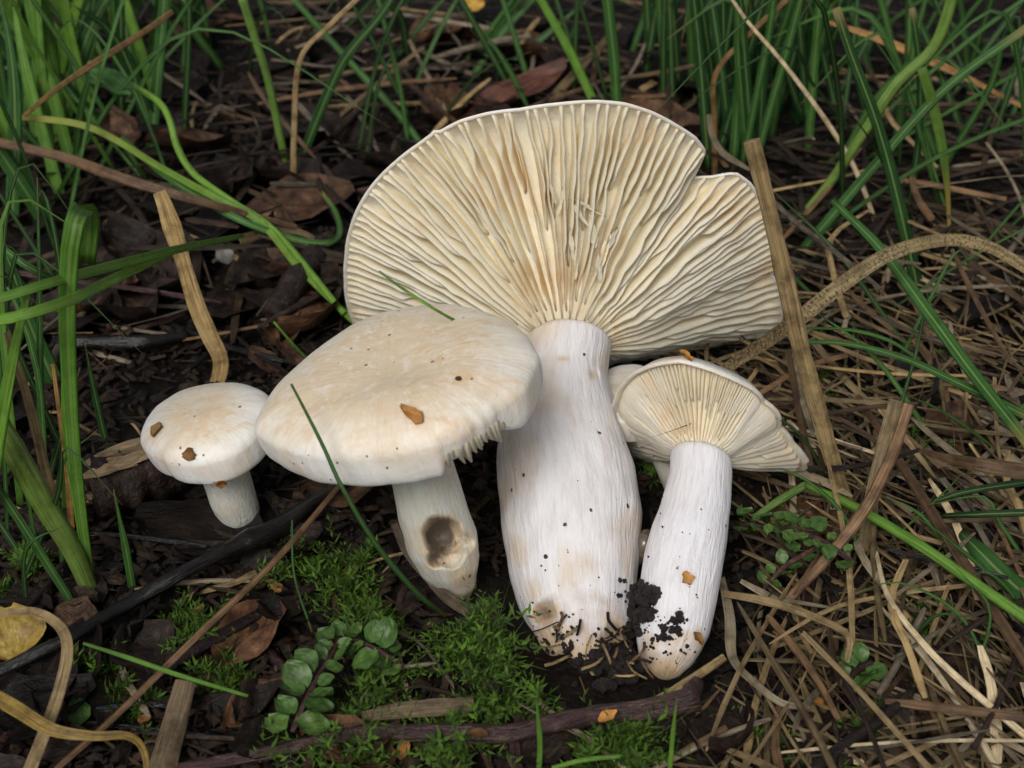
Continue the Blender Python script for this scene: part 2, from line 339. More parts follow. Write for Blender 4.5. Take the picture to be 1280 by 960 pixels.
# ------------------------------------------------------------------ mushrooms
def px_stem(rows, d0, d1, n=30, sides=40, rough=.03, dents=(), seed=0.0, stains=()):
    """rows (centre u, v, half width) from the foot up; camera depth goes from d0 at the foot to d1 at the top"""
    P = []; W = []; L = [0]
    for a, b in zip(rows, rows[1:]): L.append(L[-1] + math.hypot(a[0] - b[0], a[1] - b[1]))
    for r, l in zip(rows, L):
        d = d0 + (d1 - d0) * l / L[-1]; P.append(dpt(r[0], r[1], d)); W.append(r[2] * d / F)
    PW = spline([(p.x, p.y, p.z) for p in P], n)
    # radius along the same parameter
    LL = [0.0]
    for a, b in zip(P, P[1:]): LL.append(LL[-1] + (b - a).length)
    rad = []
    for i in range(n):
        s = LL[-1] * i / (n - 1); k = 0
        while k < len(P) - 2 and s > LL[k + 1]: k += 1
        t = (s - LL[k]) / (LL[k + 1] - LL[k]); t2 = t * t * (3 - 2 * t) * .4 + t * .6; rad.append(W[k] + (W[k + 1] - W[k]) * t2)
    ax = (P[-1] - P[0]).normalized(); S1 = ax.cross(Vector((0, 0, 1))).normalized(); N1 = S1.cross(ax)
    rws = []
    for i, p in enumerate(PW):
        row = []
        for j in range(sides):
            a = 2 * math.pi * j / sides; c, s = math.cos(a), math.sin(a)
            q = Vector((c * 1.3 + seed, s * 1.3, i / n * 4)); k = 1 + rough * noise.noise(q) + rough * .35 * noise.noise(q * 3.3)
            k += .006 * noise.noise(Vector((c * 14 + seed, s * 14, i / n * 2)))
            row.append(p + (S1 * c + N1 * s) * rad[i] * k)
        rws.append(row)
    V, Fc, UV = grid(rws)
    for (du, dv, rp, dep) in dents:
        for i, v in enumerate(V):
            pu, pv = proj(v); c = PW[min(i // sides, n - 1)]
            if (v - c).dot(CAM - c) > 0:
                q = math.hypot(pu - du, pv - dv) / rp * (1 + .25 * noise.noise(v * 300))
                if q < 1: V[i] = v + ray(du, dv).normalized() * dep * (1 - q * q) ** .7
    global STAIN
    STAIN = []
    for i, v in enumerate(V):
        pu, pv = proj(v); k = 0
        for (su, sv, ru, rv, st_) in stains:
            q = math.hypot((pu - su) / ru, (pv - sv) / rv) * (1 + .45 * noise.noise(v * 260 + Vector((su, 0, 0))))
            if q < 1: k = max(k, st_ * (1 - q ** 2.5))
        STAIN.append(k)
    return V, Fc, UV, P, ax
def stain_on(o):
    at = o.data.attributes.new('stain', 'FLOAT', 'POINT'); at.data.foreach_set('value', STAIN); return o
def rim_fn(px, org, X, Y, Z, z):
    """pixels of a rim -> radius over angle, on the plane at height z of the cap's own frame"""
    T = []
    for (u, v) in px:
        r = ray(u, v); p = CAM + r * ((org + Z * z - CAM).dot(Z) / r.dot(Z)); q = p - org
        T.append((math.atan2(q.dot(Y), q.dot(X)), math.hypot(q.dot(X), q.dot(Y))))
    T.sort()
    T = [(T[-1][0] - 2 * math.pi, T[-1][1])] + T + [(T[0][0] + 2 * math.pi, T[0][1])]
    def f(a):
        a = (a + math.pi) % (2 * math.pi) - math.pi
        for k in range(len(T) - 1):
            if T[k][0] <= a <= T[k + 1][0]:
                t = (a - T[k][0]) / max(T[k + 1][0] - T[k][0], 1e-6); return T[k][1] + (T[k + 1][1] - T[k][1]) * t
        return T[0][1]
    return f
def frame(ax):
    X = ax.cross(Vector((0, 0, 1))).normalized(); Y = ax.cross(X).normalized(); return X, Y, ax
def under_cap(root, P, ax, r0, rim_px, d, ngill, gdep, gth, pw, key, thick, gmat, seed, lift=None, wav=1.0, tg=.985, roll=0.0):
    """funnel cap seen from below with one mesh for each gill"""
    X, Y, Z = frame(ax); org = P[-1]
    Rf = rim_fn(rim_px, org, X, Y, Z, d)
    lift = lift or (lambda a: 0.0)
    def rollk(a):                                # the margin rolls in most along the upper rim
        q = X * math.cos(a) + Y * math.sin(a); return max(0, min(1, .35 + 1.0 * q.dot(UPV) + .25 * noise.noise(Vector((a * 1.5, seed, 0)))))
    def under(a, t):
        Rr = Rf(a); r = r0 * .80 + (Rr - r0 * .80) * t
        z = d * (1 - (1 - t) ** pw) + .0012 * noise.noise(Vector((math.cos(a) * 2.2, math.sin(a) * 2.2, seed + t * 1.5))) * math.sin(math.pi * min(1, t)) + lift(a) * t * t
        if t > tg: z -= roll * rollk(a) * math.sin(math.pi / 2 * min(1, (t - tg) / (1 - tg)))
        return r, z
    def W(a, r, z): return org + X * (r * math.cos(a)) + Y * (r * math.sin(a)) + Z * z
    na = 300; rows = []
    ts = [0, .08, .2, .35, .5, .65, .8, .87, tg, tg + (1 - tg) * .3, tg + (1 - tg) * .65, 1.0]
    for q, zq in ((.25, -.0004), (.6, -.0003)): rows.append([W(2 * math.pi * j / na, r0 * q, zq) for j in range(na)])
    for t in ts: rows.append([W(2 * math.pi * j / na, *under(2 * math.pi * j / na, t)) for j in range(na)])
    for t, e in ((1.012, .25), (1.008, .7), (.985, 1.0), (.9, 1.1), (.7, 1.5), (.4, 2.4), (.15, 3.2)):
        row = []
        for j in range(na):
            a = 2 * math.pi * j / na; r, z = under(a, min(t, 1.0)); Rr = Rf(a)
            row.append(W(a, r + (t - min(t, 1)) * Rr, z + thick * e))
        rows.append(row)
    V, Fc, UV = grid(rows, True, True, True)
    cap = mobj('cap', V, Fc, 'capA', root, UV); reg(key, cap)
    rr = random.Random(int(seed * 10)); ns = 16
    for k in range(ngill):
        kind = k % 4
        a0 = 2 * math.pi * (k + rr.uniform(-.22, .22)) / ngill
        t0 = (0.0, rr.uniform(.34, .62), rr.uniform(0, .08), rr.uniform(.18, .5))[kind]
        rows = []
        lean = .50 * noise.noise(Vector((math.cos(a0) * 2.6, math.sin(a0) * 2.6, seed + 3))) + rr.uniform(-.12, .12)
        lean *= min(1, .15 + .75 * wav)
        ph = rr.uniform(0, 50)
        for i in range(ns + 1):
            t = t0 + (tg + .008 - t0) * i / ns
            e = i / ns
            a = a0 + wav * .016 * noise.noise(Vector((t * 3.5, ph, 0))) * min(1, e * 3) + wav * .006 * noise.noise(Vector((t * 9, ph, 4))) - (.010 * (1 - e) * (1 if k % 8 < 4 else -1) if kind in (1, 3) else 0)
            r, z = under(a, t)
            dep = gdep * (.30 + .95 * math.sin(math.pi * min(1, .12 + t * .80)) ** .9) * (1 - .80 * max(0, (t - .80) / .20) ** 1.8)
            if t0 > .05: dep *= min(1, .15 + e * 3.2)
            else: dep *= min(1, .12 + e * 4.5)
            dep *= 1 + .22 * wav * noise.noise(Vector((t * 8, ph, 9)))
            th = gth * (.75 + .5 * t); r_side = dep * math.tan(lean) * .8 + .0005 * wav * noise.noise(Vector((t * 11, ph, 2)))
            tang = -X * math.sin(a) + Y * math.cos(a); c = W(a, r, z + .0006)
            tp = W(a, r, z - dep) + tang * r_side; mid = c.lerp(tp, .55) + tang * (r_side * .1)
            rows.append([c - tang * th, mid - tang * th * .62, tp - tang * th * .30, tp + tang * th * .30, mid + tang * th * .62, c + tang * th])
        V, Fc, UV = grid(rows, False, True, True)
        mobj('gill', V, Fc, gmat, cap, UV)
    return cap
def over_cap(root, org, ax, rim_px, drop, key, mt, hollow=.0, dome=.25, na=200, seed=0.0, cut=None, ngill=60, r_in=.25, gsteps=6, gmat='gillC'):
    """cap seen from above: flat or domed top, rounded shoulder, rolled margin, gills below"""
    X, Y, Z = frame(ax); Rf = rim_fn(rim_px, org, X, Y, Z, 0.0)
    Rm = sum(Rf(2 * math.pi * i / 40) for i in range(40)) / 40
    cut = cut or (lambda a: 0.0)
    def W(a, r, z): return org + X * (r * math.cos(a)) + Y * (r * math.sin(a)) + Z * z
    prof = []                                    # (fraction of R, height / Rm, v)
    dr = drop / Rm
    for i in range(1, 20):                       # top: flat middle falling ever faster to the equator
        t = math.sin(math.pi / 2 * i / 20); prof.append((t, dome * (1 - t ** 2.15) ** .56 - hollow * math.exp(-(t / .42) ** 2), t * .82))
    for i in range(0, 11):                       # margin: round, then rolled in
        b = i / 10; prof.append((1 - .085 * b ** 2.4, -dr * math.sin(b * math.pi / 2) ** 1.1, .82 + .18 * b))
    prof += [(.90, -dr * .98, 1), (.875, -dr * .85, 1), (.5, -dr * .55, 1), (r_in, -dr * .75, 1)]
    rows = []
    for (f, z, v) in prof:
        row = []
        for j in range(na):
            a = 2 * math.pi * j / na; k = cut(a) * min(1, f) ** 9; Rr = Rf(a); zz = z
            if zz < 0: zz = zz * (1 - .80 * k)
            ff = f * (1 - .03 * k * f ** 4 * (1 + .8 * noise.noise(Vector((a * 14, 5, seed)))))
            zz += (.016 * noise.noise(Vector((math.cos(a) * f * 2.5, math.sin(a) * f * 2.5, seed))) + .02 * k * noise.noise(Vector((a * 9, 1, seed))))
            ff *= 1 + .008 * noise.noise(Vector((math.cos(a) * 4, math.sin(a) * 4, seed + 5)))
            row.append(W(a, Rr * ff, zz * Rm))
        rows.append(row)
    V, Fc, UV = grid(rows, True, True, False, 0, [p[2] for p in prof])
    cap = mobj('cap', V, Fc, mt, root, UV); reg(key, cap)
    rr = random.Random(int(seed * 10) + 1)
    for k in range(ngill):
        a = 2 * math.pi * (k + rr.uniform(-.2, .2)) / ngill; kc = cut(a); rows = []
        t1 = .90 + .055 * kc; hang = kc * rr.uniform(.25, .62)
        for i in range(gsteps + 1):
            e = i / gsteps; t = r_in + (t1 - r_in) * e
            zt = -dr * (.55 + (.15 * (t - .5) if t > .5 else 0)) * (1 - .55 * kc * e) + .01
            dep = .10 * math.sin(math.pi * (.15 + .8 * e)) * (1 - .5 * kc * e) + dr * 1.0 * hang * max(0, e - .45) / .55
            aa = a + .012 * noise.noise(Vector((t * 5, k * 3.1, seed))); tang = -X * math.sin(aa) + Y * math.cos(aa)
            c = W(aa, Rf(a) * t, zt * Rm); tp = W(aa, Rf(a) * (t + .01 * hang * e), (zt - dep) * Rm) + tang * Rm * .03 * hang * e * math.sin(k * 1.7); th = Rm * (.009 + .012 * kc)
            rows.append([c - tang * th, tp - tang * th * (.5 - .25 * kc), tp + tang * th * (.5 - .25 * kc), c + tang * th])
        V, Fc, UV = grid(rows, False, True, True); mobj('gill', V, Fc, gmat, cap, UV)
    return cap

# A: the large one lying back, gills to the camera
rowsA = [(735, 855, 4), (734, 848, 24), (731, 832, 42), (727, 806, 57), (723, 775, 68), (720, 740, 76), (718, 700, 83), (715, 650, 88), (708, 600, 85), (701, 560, 79), (700, 525, 71), (702, 478, 58), (706, 450, 57), (707, 436, 57), (707, 428, 49)]
dA0 = depth(gpt(735, 820, .004)) + .006
V, Fc, UV, PA, axA = px_stem(rowsA, dA0, dA0 + .053, 96, 120, .045, [(681, 766, 15, .0055), (742, 468, 7, .0012), (700, 838, 22, .003), (770, 800, 20, .003), (706, 826, 14, .002)], 1.0, [(681, 766, 17, 15, 1.1), (648, 580, 30, 60, .30), (648, 690, 20, 26, .38), (667, 738, 14, 18, .34), (790, 655, 18, 26, .30), (785, 700, 14, 22, .30), (742, 468, 8, 8, .5), (703, 448, 10, 3, .6), (720, 830, 62, 26, .62), (690, 800, 34, 24, .52), (760, 820, 40, 30, .8), (655, 560, 25, 30, .3), (735, 850, 44, 18, 1.1), (712, 838, 18, 12, 1.1), (688, 818, 10, 16, .9), (770, 790, 22, 26, .6), (698, 795, 12, 8, 1.0)])
mA = empty('mushroom', PA[0], 'largest white mushroom lying back with its whole fan of cream gills showing', 'mushroom')
oA = stain_on(mobj('stem', V, Fc, 'stemA', mA, UV)); reg('stemA', oA)
rimA = [(447, 410), (437, 385), (433, 350), (434, 320), (440, 285), (452, 255), (470, 228), (495, 203), (525, 180), (541, 168), (545, 163), (549, 166), (575, 152), (610, 142), (650, 137), (700, 130), (745, 127), (780, 130), (815, 141), (845, 157), (868, 172), (881, 190), (874, 206), (866, 222), (890, 221), (918, 216), (935, 228), (950, 250), (962, 280), (970, 310), (972, 335), (963, 342), (973, 358), (977, 385), (974, 408), (955, 420), (910, 430), (860, 440), (810, 449), (780, 456), (740, 461), (690, 463), (630, 460), (560, 450), (500, 438)]
capA = under_cap(mA, PA, axA, 61 * depth(PA[-1]) / F, rimA, .026, 132, .0034, .00050, 1.5, 'capA', .0009, 'gillA', 1.2, None, 1.3, .985, .0006)
# C: the smaller one with gills, right
rowsC = [(829, 849, 6), (829, 846, 13), (830, 838, 23), (833, 820, 36), (837, 803, 42), (843, 780, 45.5), (847, 750, 48), (854, 705, 49.5), (861, 671, 48), (869, 637, 43), (875, 600, 39), (876, 578, 38.5), (876, 571, 38), (876, 565, 31)]
dC0 = depth(gpt(833, 826, .004)) + .002
V, Fc, UV, PC, axC = px_stem(rowsC, dC0, dC0 + .024, 70, 90, .03, [], 5.0, [(832, 840, 34, 16, .75), (845, 800, 30, 16, .42), (872, 800, 12, 24, .5), (810, 812, 16, 28, .5), (850, 822, 26, 16, .5)])
mC = empty('mushroom', PC[0], 'smaller white mushroom with fine gills, its stem leaning on the largest stem', 'mushroom')
oC = stain_on(mobj('stem', V, Fc, 'stemC', mC, UV)); reg('stemC', oC)
rimC = [(772, 545), (769, 515), (771, 492), (782, 472), (802, 456), (828, 446), (852, 443), (875, 449), (900, 458), (930, 474), (955, 500), (975, 535), (992, 556), (1012, 582), (1004, 590), (975, 584), (945, 583), (915, 584), (880, 588), (840, 584), (800, 576), (782, 566)]
capC = under_cap(mC, PC, axC, 40 * depth(PC[-1]) / F, rimC, .0125, 124, .0019, .00022, 1.45, 'capC', .0013, 'gillC', 2.3, None, .3, .90, .0026)
# B: tilted cream cap in front
dB0 = depth(gpt(572, 738, 0))
rowsB = [(580, 750, 4), (578, 744, 12), (570, 727, 26), (561, 702, 39), (552, 676, 45), (541, 640, 43), (531, 600, 41), (520, 560, 40), (510, 530, 42)]
V, Fc, UV, PB, axB0 = px_stem(rowsB, dB0, dB0 - .022, 70, 90, .05, [(553, 668, 25, .011), (562, 692, 20, .005), (582, 678, 12, .003), (545, 700, 10, .004)], 8.0, [(558, 676, 38, 44, .50), (552, 668, 27, 32, 1.4), (545, 690, 18, 26, 1.1), (566, 690, 24, 20, .55), (580, 720, 26, 24, .5), (590, 690, 12, 30, .4)])
mB = empty('mushroom', PB[0], 'mid-sized mushroom with broad tilted cream cap, toothed gill edge beside the largest stem', 'mushroom')
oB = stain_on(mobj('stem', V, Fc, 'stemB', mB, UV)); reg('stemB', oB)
def shift_low(px, cx, cy, dx, dy, sl):
    out = []
    for (u, v) in px:
        low = max(0, min(1, ((v - cy) - sl * (u - cx)) / 85 + .42)); low = low * low * (3 - 2 * low)
        out.append((u - dx * low, v - dy * low))
    return out
axB = (UPV * .84 * .957 + RT * -.84 * .29 + FW * -.54).normalized()
outB = [(322, 545), (330, 515), (355, 480), (395, 445), (440, 415), (490, 395), (545, 387), (600, 392), (645, 410), (670, 440), (682, 470), (679, 500), (667, 527), (640, 550), (610, 572), (580, 590), (540, 600), (480, 609), (420, 611), (370, 601), (340, 585), (325, 566)]
outB = shift_low(outB, 502, 505, 11, 36, -.27)
orgB = dpt(503, 494, dB0 - .026)
def cutB(a):
    X, Y, Z = frame(axB); p = orgB + X * math.cos(a) * .03 + Y * math.sin(a) * .03; u, v = proj(p)
    ang = math.degrees(math.atan2(v - 492, u - 503))
    k = min(1, max(0, 1 - abs(ang - 31) / 30) * 3.0)
    return k * k * (3 - 2 * k)
over_cap(mB, orgB, axB, outB, .0080, 'capB', 'capB', .08, .30, 240, 3.1, cutB, 130, .22, 8)
# E: small upright one, left
dE0 = depth(gpt(303, 650, 0))
rowsE = [(306, 660, 4), (305, 656, 14), (299, 642, 26), (291, 622, 29), (284, 600, 29), (275, 575, 30)]
V, Fc, UV, PE, axE0 = px_stem(rowsE, dE0, dE0 - .012, 18, 32, .04, [], 11.0)
mE = empty('mushroom', PE[0], 'smallest upright mushroom with a round pale cap dotted with orange scales', 'mushroom')
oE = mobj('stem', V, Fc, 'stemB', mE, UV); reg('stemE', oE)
axE = (UPV * .82 * .955 + RT * -.82 * .29 + FW * -.57).normalized()
outE = [(178, 560), (180, 538), (195, 513), (222, 495), (255, 485), (290, 482), (322, 488), (341, 503), (346, 525), (341, 552), (325, 582), (300, 600), (270, 611), (245, 612), (210, 602), (188, 585)]
outE = shift_low(outE, 262, 547, 8, 28, -.27)
over_cap(mE, dpt(262, 540, dE0 - .017), axE, outE, .0062, 'capE', 'capE', .0, .36, 140, 4.4, None, 60, .3, 4)
# D: the one half hidden behind
dD = dA0 + .046
mD = empty('mushroom', gpt(815, 640, 0), 'dim half hidden mushroom cap squeezed behind the two gilled mushrooms', 'mushroom')
axD = (UPV * .80 + RT * .25 + FW * -.45).normalized()
outD = [(745, 500), (752, 474), (768, 459), (795, 456), (825, 466), (845, 490), (846, 510), (832, 524), (805, 530), (775, 527), (755, 518)]
over_cap(mD, dpt(803, 505, dD), axD, outD, .006, 'capD', 'capE', .0, .12, 90, 6.0, None, 40, .3, 4)
V, Fc, UV, PD, _ = px_stem([(858, 640, 8), (856, 630, 18), (845, 595, 20), (815, 530, 20)], depth(gpt(856, 630, 0)), dD, 14, 24, .04, [], 3.0)
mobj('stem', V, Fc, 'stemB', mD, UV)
# ------------------------------------------------------------------ traced blades, straws, twigs
def blade(name, label, cat, m, w, P, n=24, thick=.12, fold=.25, taper=None, group=None, hint=None, parent=None, twist=0, sides=8, rough=0.0):
    path = spline(P, n); ws = lerps(w, n)
    if taper: ws = [x * (min(1, (1 - i / (n - 1)) * taper) * .94 + .06) for i, x in enumerate(ws)]
    hw = [.5 * x * max(depth(p), .12) / F for x, p in zip(ws, path)]
    V, Fc, UV = sweep(path, hw, [max(h * thick, .00010) for h in hw], hint, fold, sides, rough, twist, seed=rnd.random() * 40)
    o = mobj(name, V, Fc, m, parent, UV, not m.startswith(('straw', 'spotted', 'yellow', 'wood', 'stick')))
    return tag(o, label, cat, group) if label else o
def Zp(*p): return [gpt(u, v, h / 1000) for (u, v, h) in p]           # lying: height above the ground in mm
def Yp(*p, lean=0.0, y=None):                                         # rising: first pixel is the foot on the ground
    b = gpt(p[0][0], p[0][1], 0) if y is None else None
    y0 = b.y if b is not None else y; L = [0.0]
    for a, c in zip(p, p[1:]): L.append(L[-1] + math.hypot(a[0] - c[0], a[1] - c[1]))
    out = [ypt(u, v, y0 + lean * (l / L[-1]) ** 1.5) for (u, v), l in zip(p, L)]
    if b is not None: out[0] = b - Vector((0, 0, .002))
    return out
GB, DG = 'grass_sprig', 'grass sprig'
def T(name, label, cat, m, w, P, **k): return blade(name, label, cat, m, w, P, **k)
# left
T(GB, 'broad bright green blade folded over at its top, left of the smallest mushroom', DG, 'grass_bright', [11, 15, 18, 22, 26, 26, 22], Yp((114, 742), (102, 650), (93, 570), (87, 480), (84, 390), (88, 310), (96, 272)) + [ypt(106, 262, .25), ypt(112, 280, .262), ypt(108, 330, .27)], n=36, thick=.05)
T('grass_stalk', 'thick pale green grass stalk with a browned foot slanting to the left edge', 'grass stalk', 'sheath_red', [20, 26, 30, 30, 26], Yp((118, 748), (92, 690), (55, 630), (15, 560), (-60, 440)), thick=.6, fold=0)
T(GB, 'stiff dark green blade beside the thick browned grass stalk', DG, 'grass', [9, 12, 9], Yp((100, 765), (50, 690), (0, 615), (-40, 570)))
T(GB, 'short dark green pointed blade near the rotten wood', DG, 'grass', 10, Yp((166, 742), (158, 690), (142, 612)), taper=2)
T(GB, 'short dark blade with fine tip behind the broad folded blade', DG, 'grass_dark', 9, Yp((135, 560), (120, 500), (106, 428)), taper=2)
T('dry_sprig', 'brown streaked dry blade beside the broad folded green blade', 'dry sprig', 'straw', [8, 12, 12, 8], Yp((80, 680), (60, 600), (35, 500), (8, 415)), thick=.05)
T('dry_sprig', 'narrow pinkish dry blade rising between the stalks at left', 'dry sprig', 'straw_orange', [9, 7, 6, 4], Yp((88, 670), (84, 590), (72, 500), (66, 455)), thick=.1)
T(GB, 'long green blade reaching from the left edge over the folded blade', DG, 'grass_bright', [12, 13, 12, 9, 5], Zp((-40, 384, 84), (10, 370, 86), (75, 350, 84), (150, 330, 72), (225, 311, 52), (305, 294, 30)))
T(GB, 'second long green blade under the other, meeting it at the tan sheath', DG, 'grass_bright', [14, 14, 12, 8], Zp((-40, 405, 82), (20, 396, 84), (90, 374, 82), (150, 345, 70), (215, 315, 50)))
T('dry_sprig', 'thin cream sliver resting along the long green blades', 'dry sprig', 'straw_pale', [4, 5, 3], Zp((133, 332, 66), (165, 326, 62), (201, 316, 56)))
T(GB, 'green blade folded down at the left edge with a pointed fold', DG, 'grass_bright', [24, 20, 14, 8], Yp((-20, 640), (2, 520), (20, 430), (34, 368), y=.215), thick=.06)
T(GB, 'dark green blade behind the fold at the left edge', DG, 'grass', [26, 20, 14, 10], Yp((70, 480), (35, 400), (8, 320), (-30, 270)), thick=.08)
T(GB, 'olive blade curving under the broad folded blade', DG, 'grass', [10, 10, 8], Zp((-30, 285, 60), (30, 330, 55), (72, 352, 48), (110, 372, 40)))
T(GB, 'yellow-green blade sweeping from the left edge down behind the tilted cream cap', DG, 'grass_lime', [9, 9, 10, 9, 9, 8], Zp((470, 428, 6), (420, 380, 9), (370, 330, 12), (325, 277, 17), (262, 243, 24), (200, 209, 30), (145, 175, 36), (105, 157, 40), (55, 149, 42), (-20, 144, 44)), n=44)
T('grass_stalk', 'bright green stalk kinked at the top that joins the sweeping blades', 'grass stalk', 'grass_bright', [8, 8, 9, 8], Zp((430, 392, 8), (345, 290, 16), (290, 252, 21), (243, 218, 27), (222, 185, 34), (212, 150, 42), (198, 127, 46), (163, 105, 48)), thick=.8, fold=0, n=44)
T(GB, 'green blade curling back in a loop before the large gill fan', DG, 'grass', [8, 9, 9, 8, 5], Zp((150, 172, 34), (215, 225, 26), (290, 270, 20), (345, 292, 15), (385, 303, 12), (412, 303, 11), (425, 290, 11), (418, 262, 11), (400, 238, 10)), n=44)
T('dry_stalk', 'long brown flattened stalk running from the left edge under the sweeping blades', 'dry stalk', 'straw_brown', [11, 12, 14, 13, 10, 6], Zp((-30, 170, 40), (0, 178, 40), (80, 197, 38), (150, 222, 34), (230, 246, 28), (300, 265, 20), (370, 284, 12)), thick=.4, fold=.05, n=36)
T('dry_sprig', 'broad broken tan blade standing bent above the smallest mushroom', 'dry sprig', 'straw', [18, 19, 22, 21, 18, 24, 16], Yp((268, 482), (276, 452), (262, 420), (245, 380), (225, 315), (208, 262), (199, 240)), n=36, thick=.12, fold=.12)
T('dry_sprig', 'curled tan sheath looping down beside the large gill fan', 'dry sprig', 'straw', [13, 10, 6, 4, 4], Zp((300, 300, 14), (345, 288, 12), (380, 292, 10), (402, 310, 8), (405, 345, 6), (385, 385, 4)), thick=.2)
T('dry_stalk', 'orange-tan stalk slanting through the green tuft at upper left', 'dry stalk', 'straw_orange', [5, 8, 8, 7], Zp((30, 145, 60), (70, 112, 62), (120, 78, 64), (180, 40, 62), (215, 15, 60)), thick=.6)
T('grass_stalk', 'olive green upright stalk with a budded tip beyond the loop of grass', 'grass stalk', 'grass_sheath', [9, 10, 10, 11, 12], Yp((360, 215), (350, 170), (335, 100), (318, 45), (302, -6)), thick=.9, fold=0)
T(GB, 'dark blue-green blade slanting down to the top of the gill fan', DG, 'grass', [8, 9, 8, 7], Zp((540, 200, 5), (500, 145, 12), (440, 80, 24), (395, 30, 32), (350, -20, 40)))
T(GB, 'narrow upright green blade crossing the slanting blue-green blade', DG, 'grass', 6, Yp((512, 190), (500, 110), (483, 40), (468, -20)))
T(GB, 'dark broad blade leaning to the right above the loop of grass', DG, 'grass_dark', [12, 13, 12, 9], Yp((372, 205), (400, 140), (430, 75), (475, 20), (500, -20)))
T(GB, 'straight dark upright blade in the upper left tuft', DG, 'grass_dark', 8, Yp((228, 190), (233, 110), (236, 40), (236, -30)))
T('dry_stalk', 'reddish tan stalk standing bent beside the olive stalk', 'dry stalk', 'straw', [8, 7, 6], Yp((366, 240), (368, 160), (375, 75), (412, 32), (452, -6)), thick=.7)
T('twig', 'thin purple-brown twig beside the large gill fan', 'twig', 'twig_purple', [8, 6, 7, 8], Zp((438, 300, 6), (415, 265, 8), (400, 232, 10), (398, 195, 10)), thick=1, fold=0, rough=.2)
T('twig', 'dark forked twig slanting behind the thin purple-brown twig', 'twig', 'twig', [7, 9, 10, 10], Zp((362, 205, 6), (400, 184, 7), (440, 145, 8), (470, 115, 9), (520, 80, 8)), thick=1, fold=0, rough=.2)
T(GB, 'thin bright blade tip leaning over the dark soil behind the cream cap', DG, 'grass_bright', [3, 4, 5], Zp((342, 402, 32), (366, 430, 24), (395, 460, 14), (425, 490, 2)), n=14)
T(GB, 'thin grey-green blade crossing in front of the tilted cream cap', DG, 'grass', [3, 5, 6, 7, 7, 5], [dpt(364, 480, dB0 - .043), dpt(385, 520, dB0 - .047), dpt(405, 560, dB0 - .049), dpt(428, 610, dB0 - .049), dpt(470, 680, dB0 - .040), dpt(520, 740, dB0 - .026), gpt(560, 772, 0)], n=36)
T(GB, 'hair-thin green blade tip lying against the gills of the largest mushroom', DG, 'grass_bright', [2.5, 3.5, 4, 4], [dpt(474, 339, hit(474, 339, ['capA'])[2] * .985 - .006), dpt(505, 362, .282), dpt(545, 388, .276), dpt(600, 440, .300), gpt(640, 640, .0)], n=20)
T('wet_twig', 'wet black shiny twig lying across the dark soil below the small mushroom', 'twig', 'twig_black', [15, 17, 16, 18, 19, 18, 30, 24, 15, 12], Zp((-40, 855, 8), (0, 838, 8), (80, 800, 8), (160, 755, 8), (230, 715, 9), (290, 685, 9), (330, 668, 9), (365, 648, 9), (395, 625, 8), (440, 600, 6)), n=60, thick=.95, fold=0, rough=.22, sides=14)
T('dry_stalk', 'long tan brown stalk leaning across the wet black twig', 'dry stalk', 'straw_brown', [7, 8, 9, 9, 8], Zp((424, 608, 16), (345, 700, 14), (250, 792, 10), (150, 890, 7), (70, 962, 5)), n=30, thick=.8, fold=0)
T('dry_sprig', 'curled buff blade hanging over the lower left corner', 'dry sprig', 'straw', [6, 10, 13, 15, 16, 17], Zp((-20, 778, 16), (12, 765, 20), (48, 766, 22), (76, 785, 22), (84, 815, 20), (72, 870, 14), (40, 955, 8), (20, 1000, 6)), n=40, thick=.05)
T('dry_sprig', 'yellow and brown blade arching through the lower left corner', 'dry sprig', 'yellow_blade', [16, 19, 17, 12, 9, 7], Zp((-20, 862, 14), (20, 886, 15), (65, 912, 15), (115, 920, 14), (160, 920, 12), (180, 940, 8), (185, 985, 3)), n=36, thick=.08)
T('wood_strip', 'flat pale splinter of wood standing out at the bottom edge', 'wood', 'wood_pale', [26, 30, 32, 34], Zp((232, 852, 9), (222, 890, 8), (208, 940, 7), (196, 990, 6)), n=20, thick=.25, fold=0, rough=.1)
T(GB, 'thin green blade lying over the tan stalk near the pale splinter', DG, 'grass_bright', [4, 6, 6, 4], Zp((104, 804, 8), (160, 822, 11), (230, 846, 12), (310, 870, 8)), n=20)
T('bark_strip', 'curved buff bark strip under the stem of the cream capped mushroom', 'bark strip', 'stick_grey', [9, 10, 13, 16, 12], Zp((493, 655, 14), (508, 690, 10), (535, 722, 6), (570, 755, 4), (630, 780, 4)), n=26, thick=.25, rough=.15)
PT = T('twig', 'purple-brown twig with a forked knot lying before the mushroom feet', 'twig', 'twig_purple', [13, 17, 19, 19, 21, 26, 22, 22, 26, 34], Zp((215, 962, 5), (330, 942, 6), (440, 918, 7), (530, 915, 7), (600, 917, 7), (640, 917, 8), (690, 904, 8), (750, 893, 8), (820, 885, 8), (872, 872, 9)), n=60, thick=.9, fold=0, rough=.2, sides=12)
T('side_shoot', None, None, 'twig_purple', [18, 15, 12], Zp((640, 915, 7), (644, 935, 5), (648, 962, 3)), thick=.9, fold=0, rough=.2, parent=PT, n=10)
T('broken_stub', None, None, 'twig_purple', [22, 26, 18], Zp((842, 882, 8), (862, 868, 9), (872, 852, 9)), thick=.8, fold=0, rough=.35, parent=PT, n=10)
T('wood_strip', 'buff flattened straw strip half sunk in the moss', 'wood', 'wood_pale', [12, 20, 22, 18], Zp((452, 896, 6), (500, 888, 8), (550, 884, 8), (592, 880, 7)), thick=.25, fold=.05, rough=.1)
T('dry_stalk', 'short buff straw under the foot of the smaller gilled mushroom', 'dry stalk', 'straw', [11, 12, 10], Zp((790, 892, 5), (840, 865, 6), (905, 822, 7)), thick=.6)
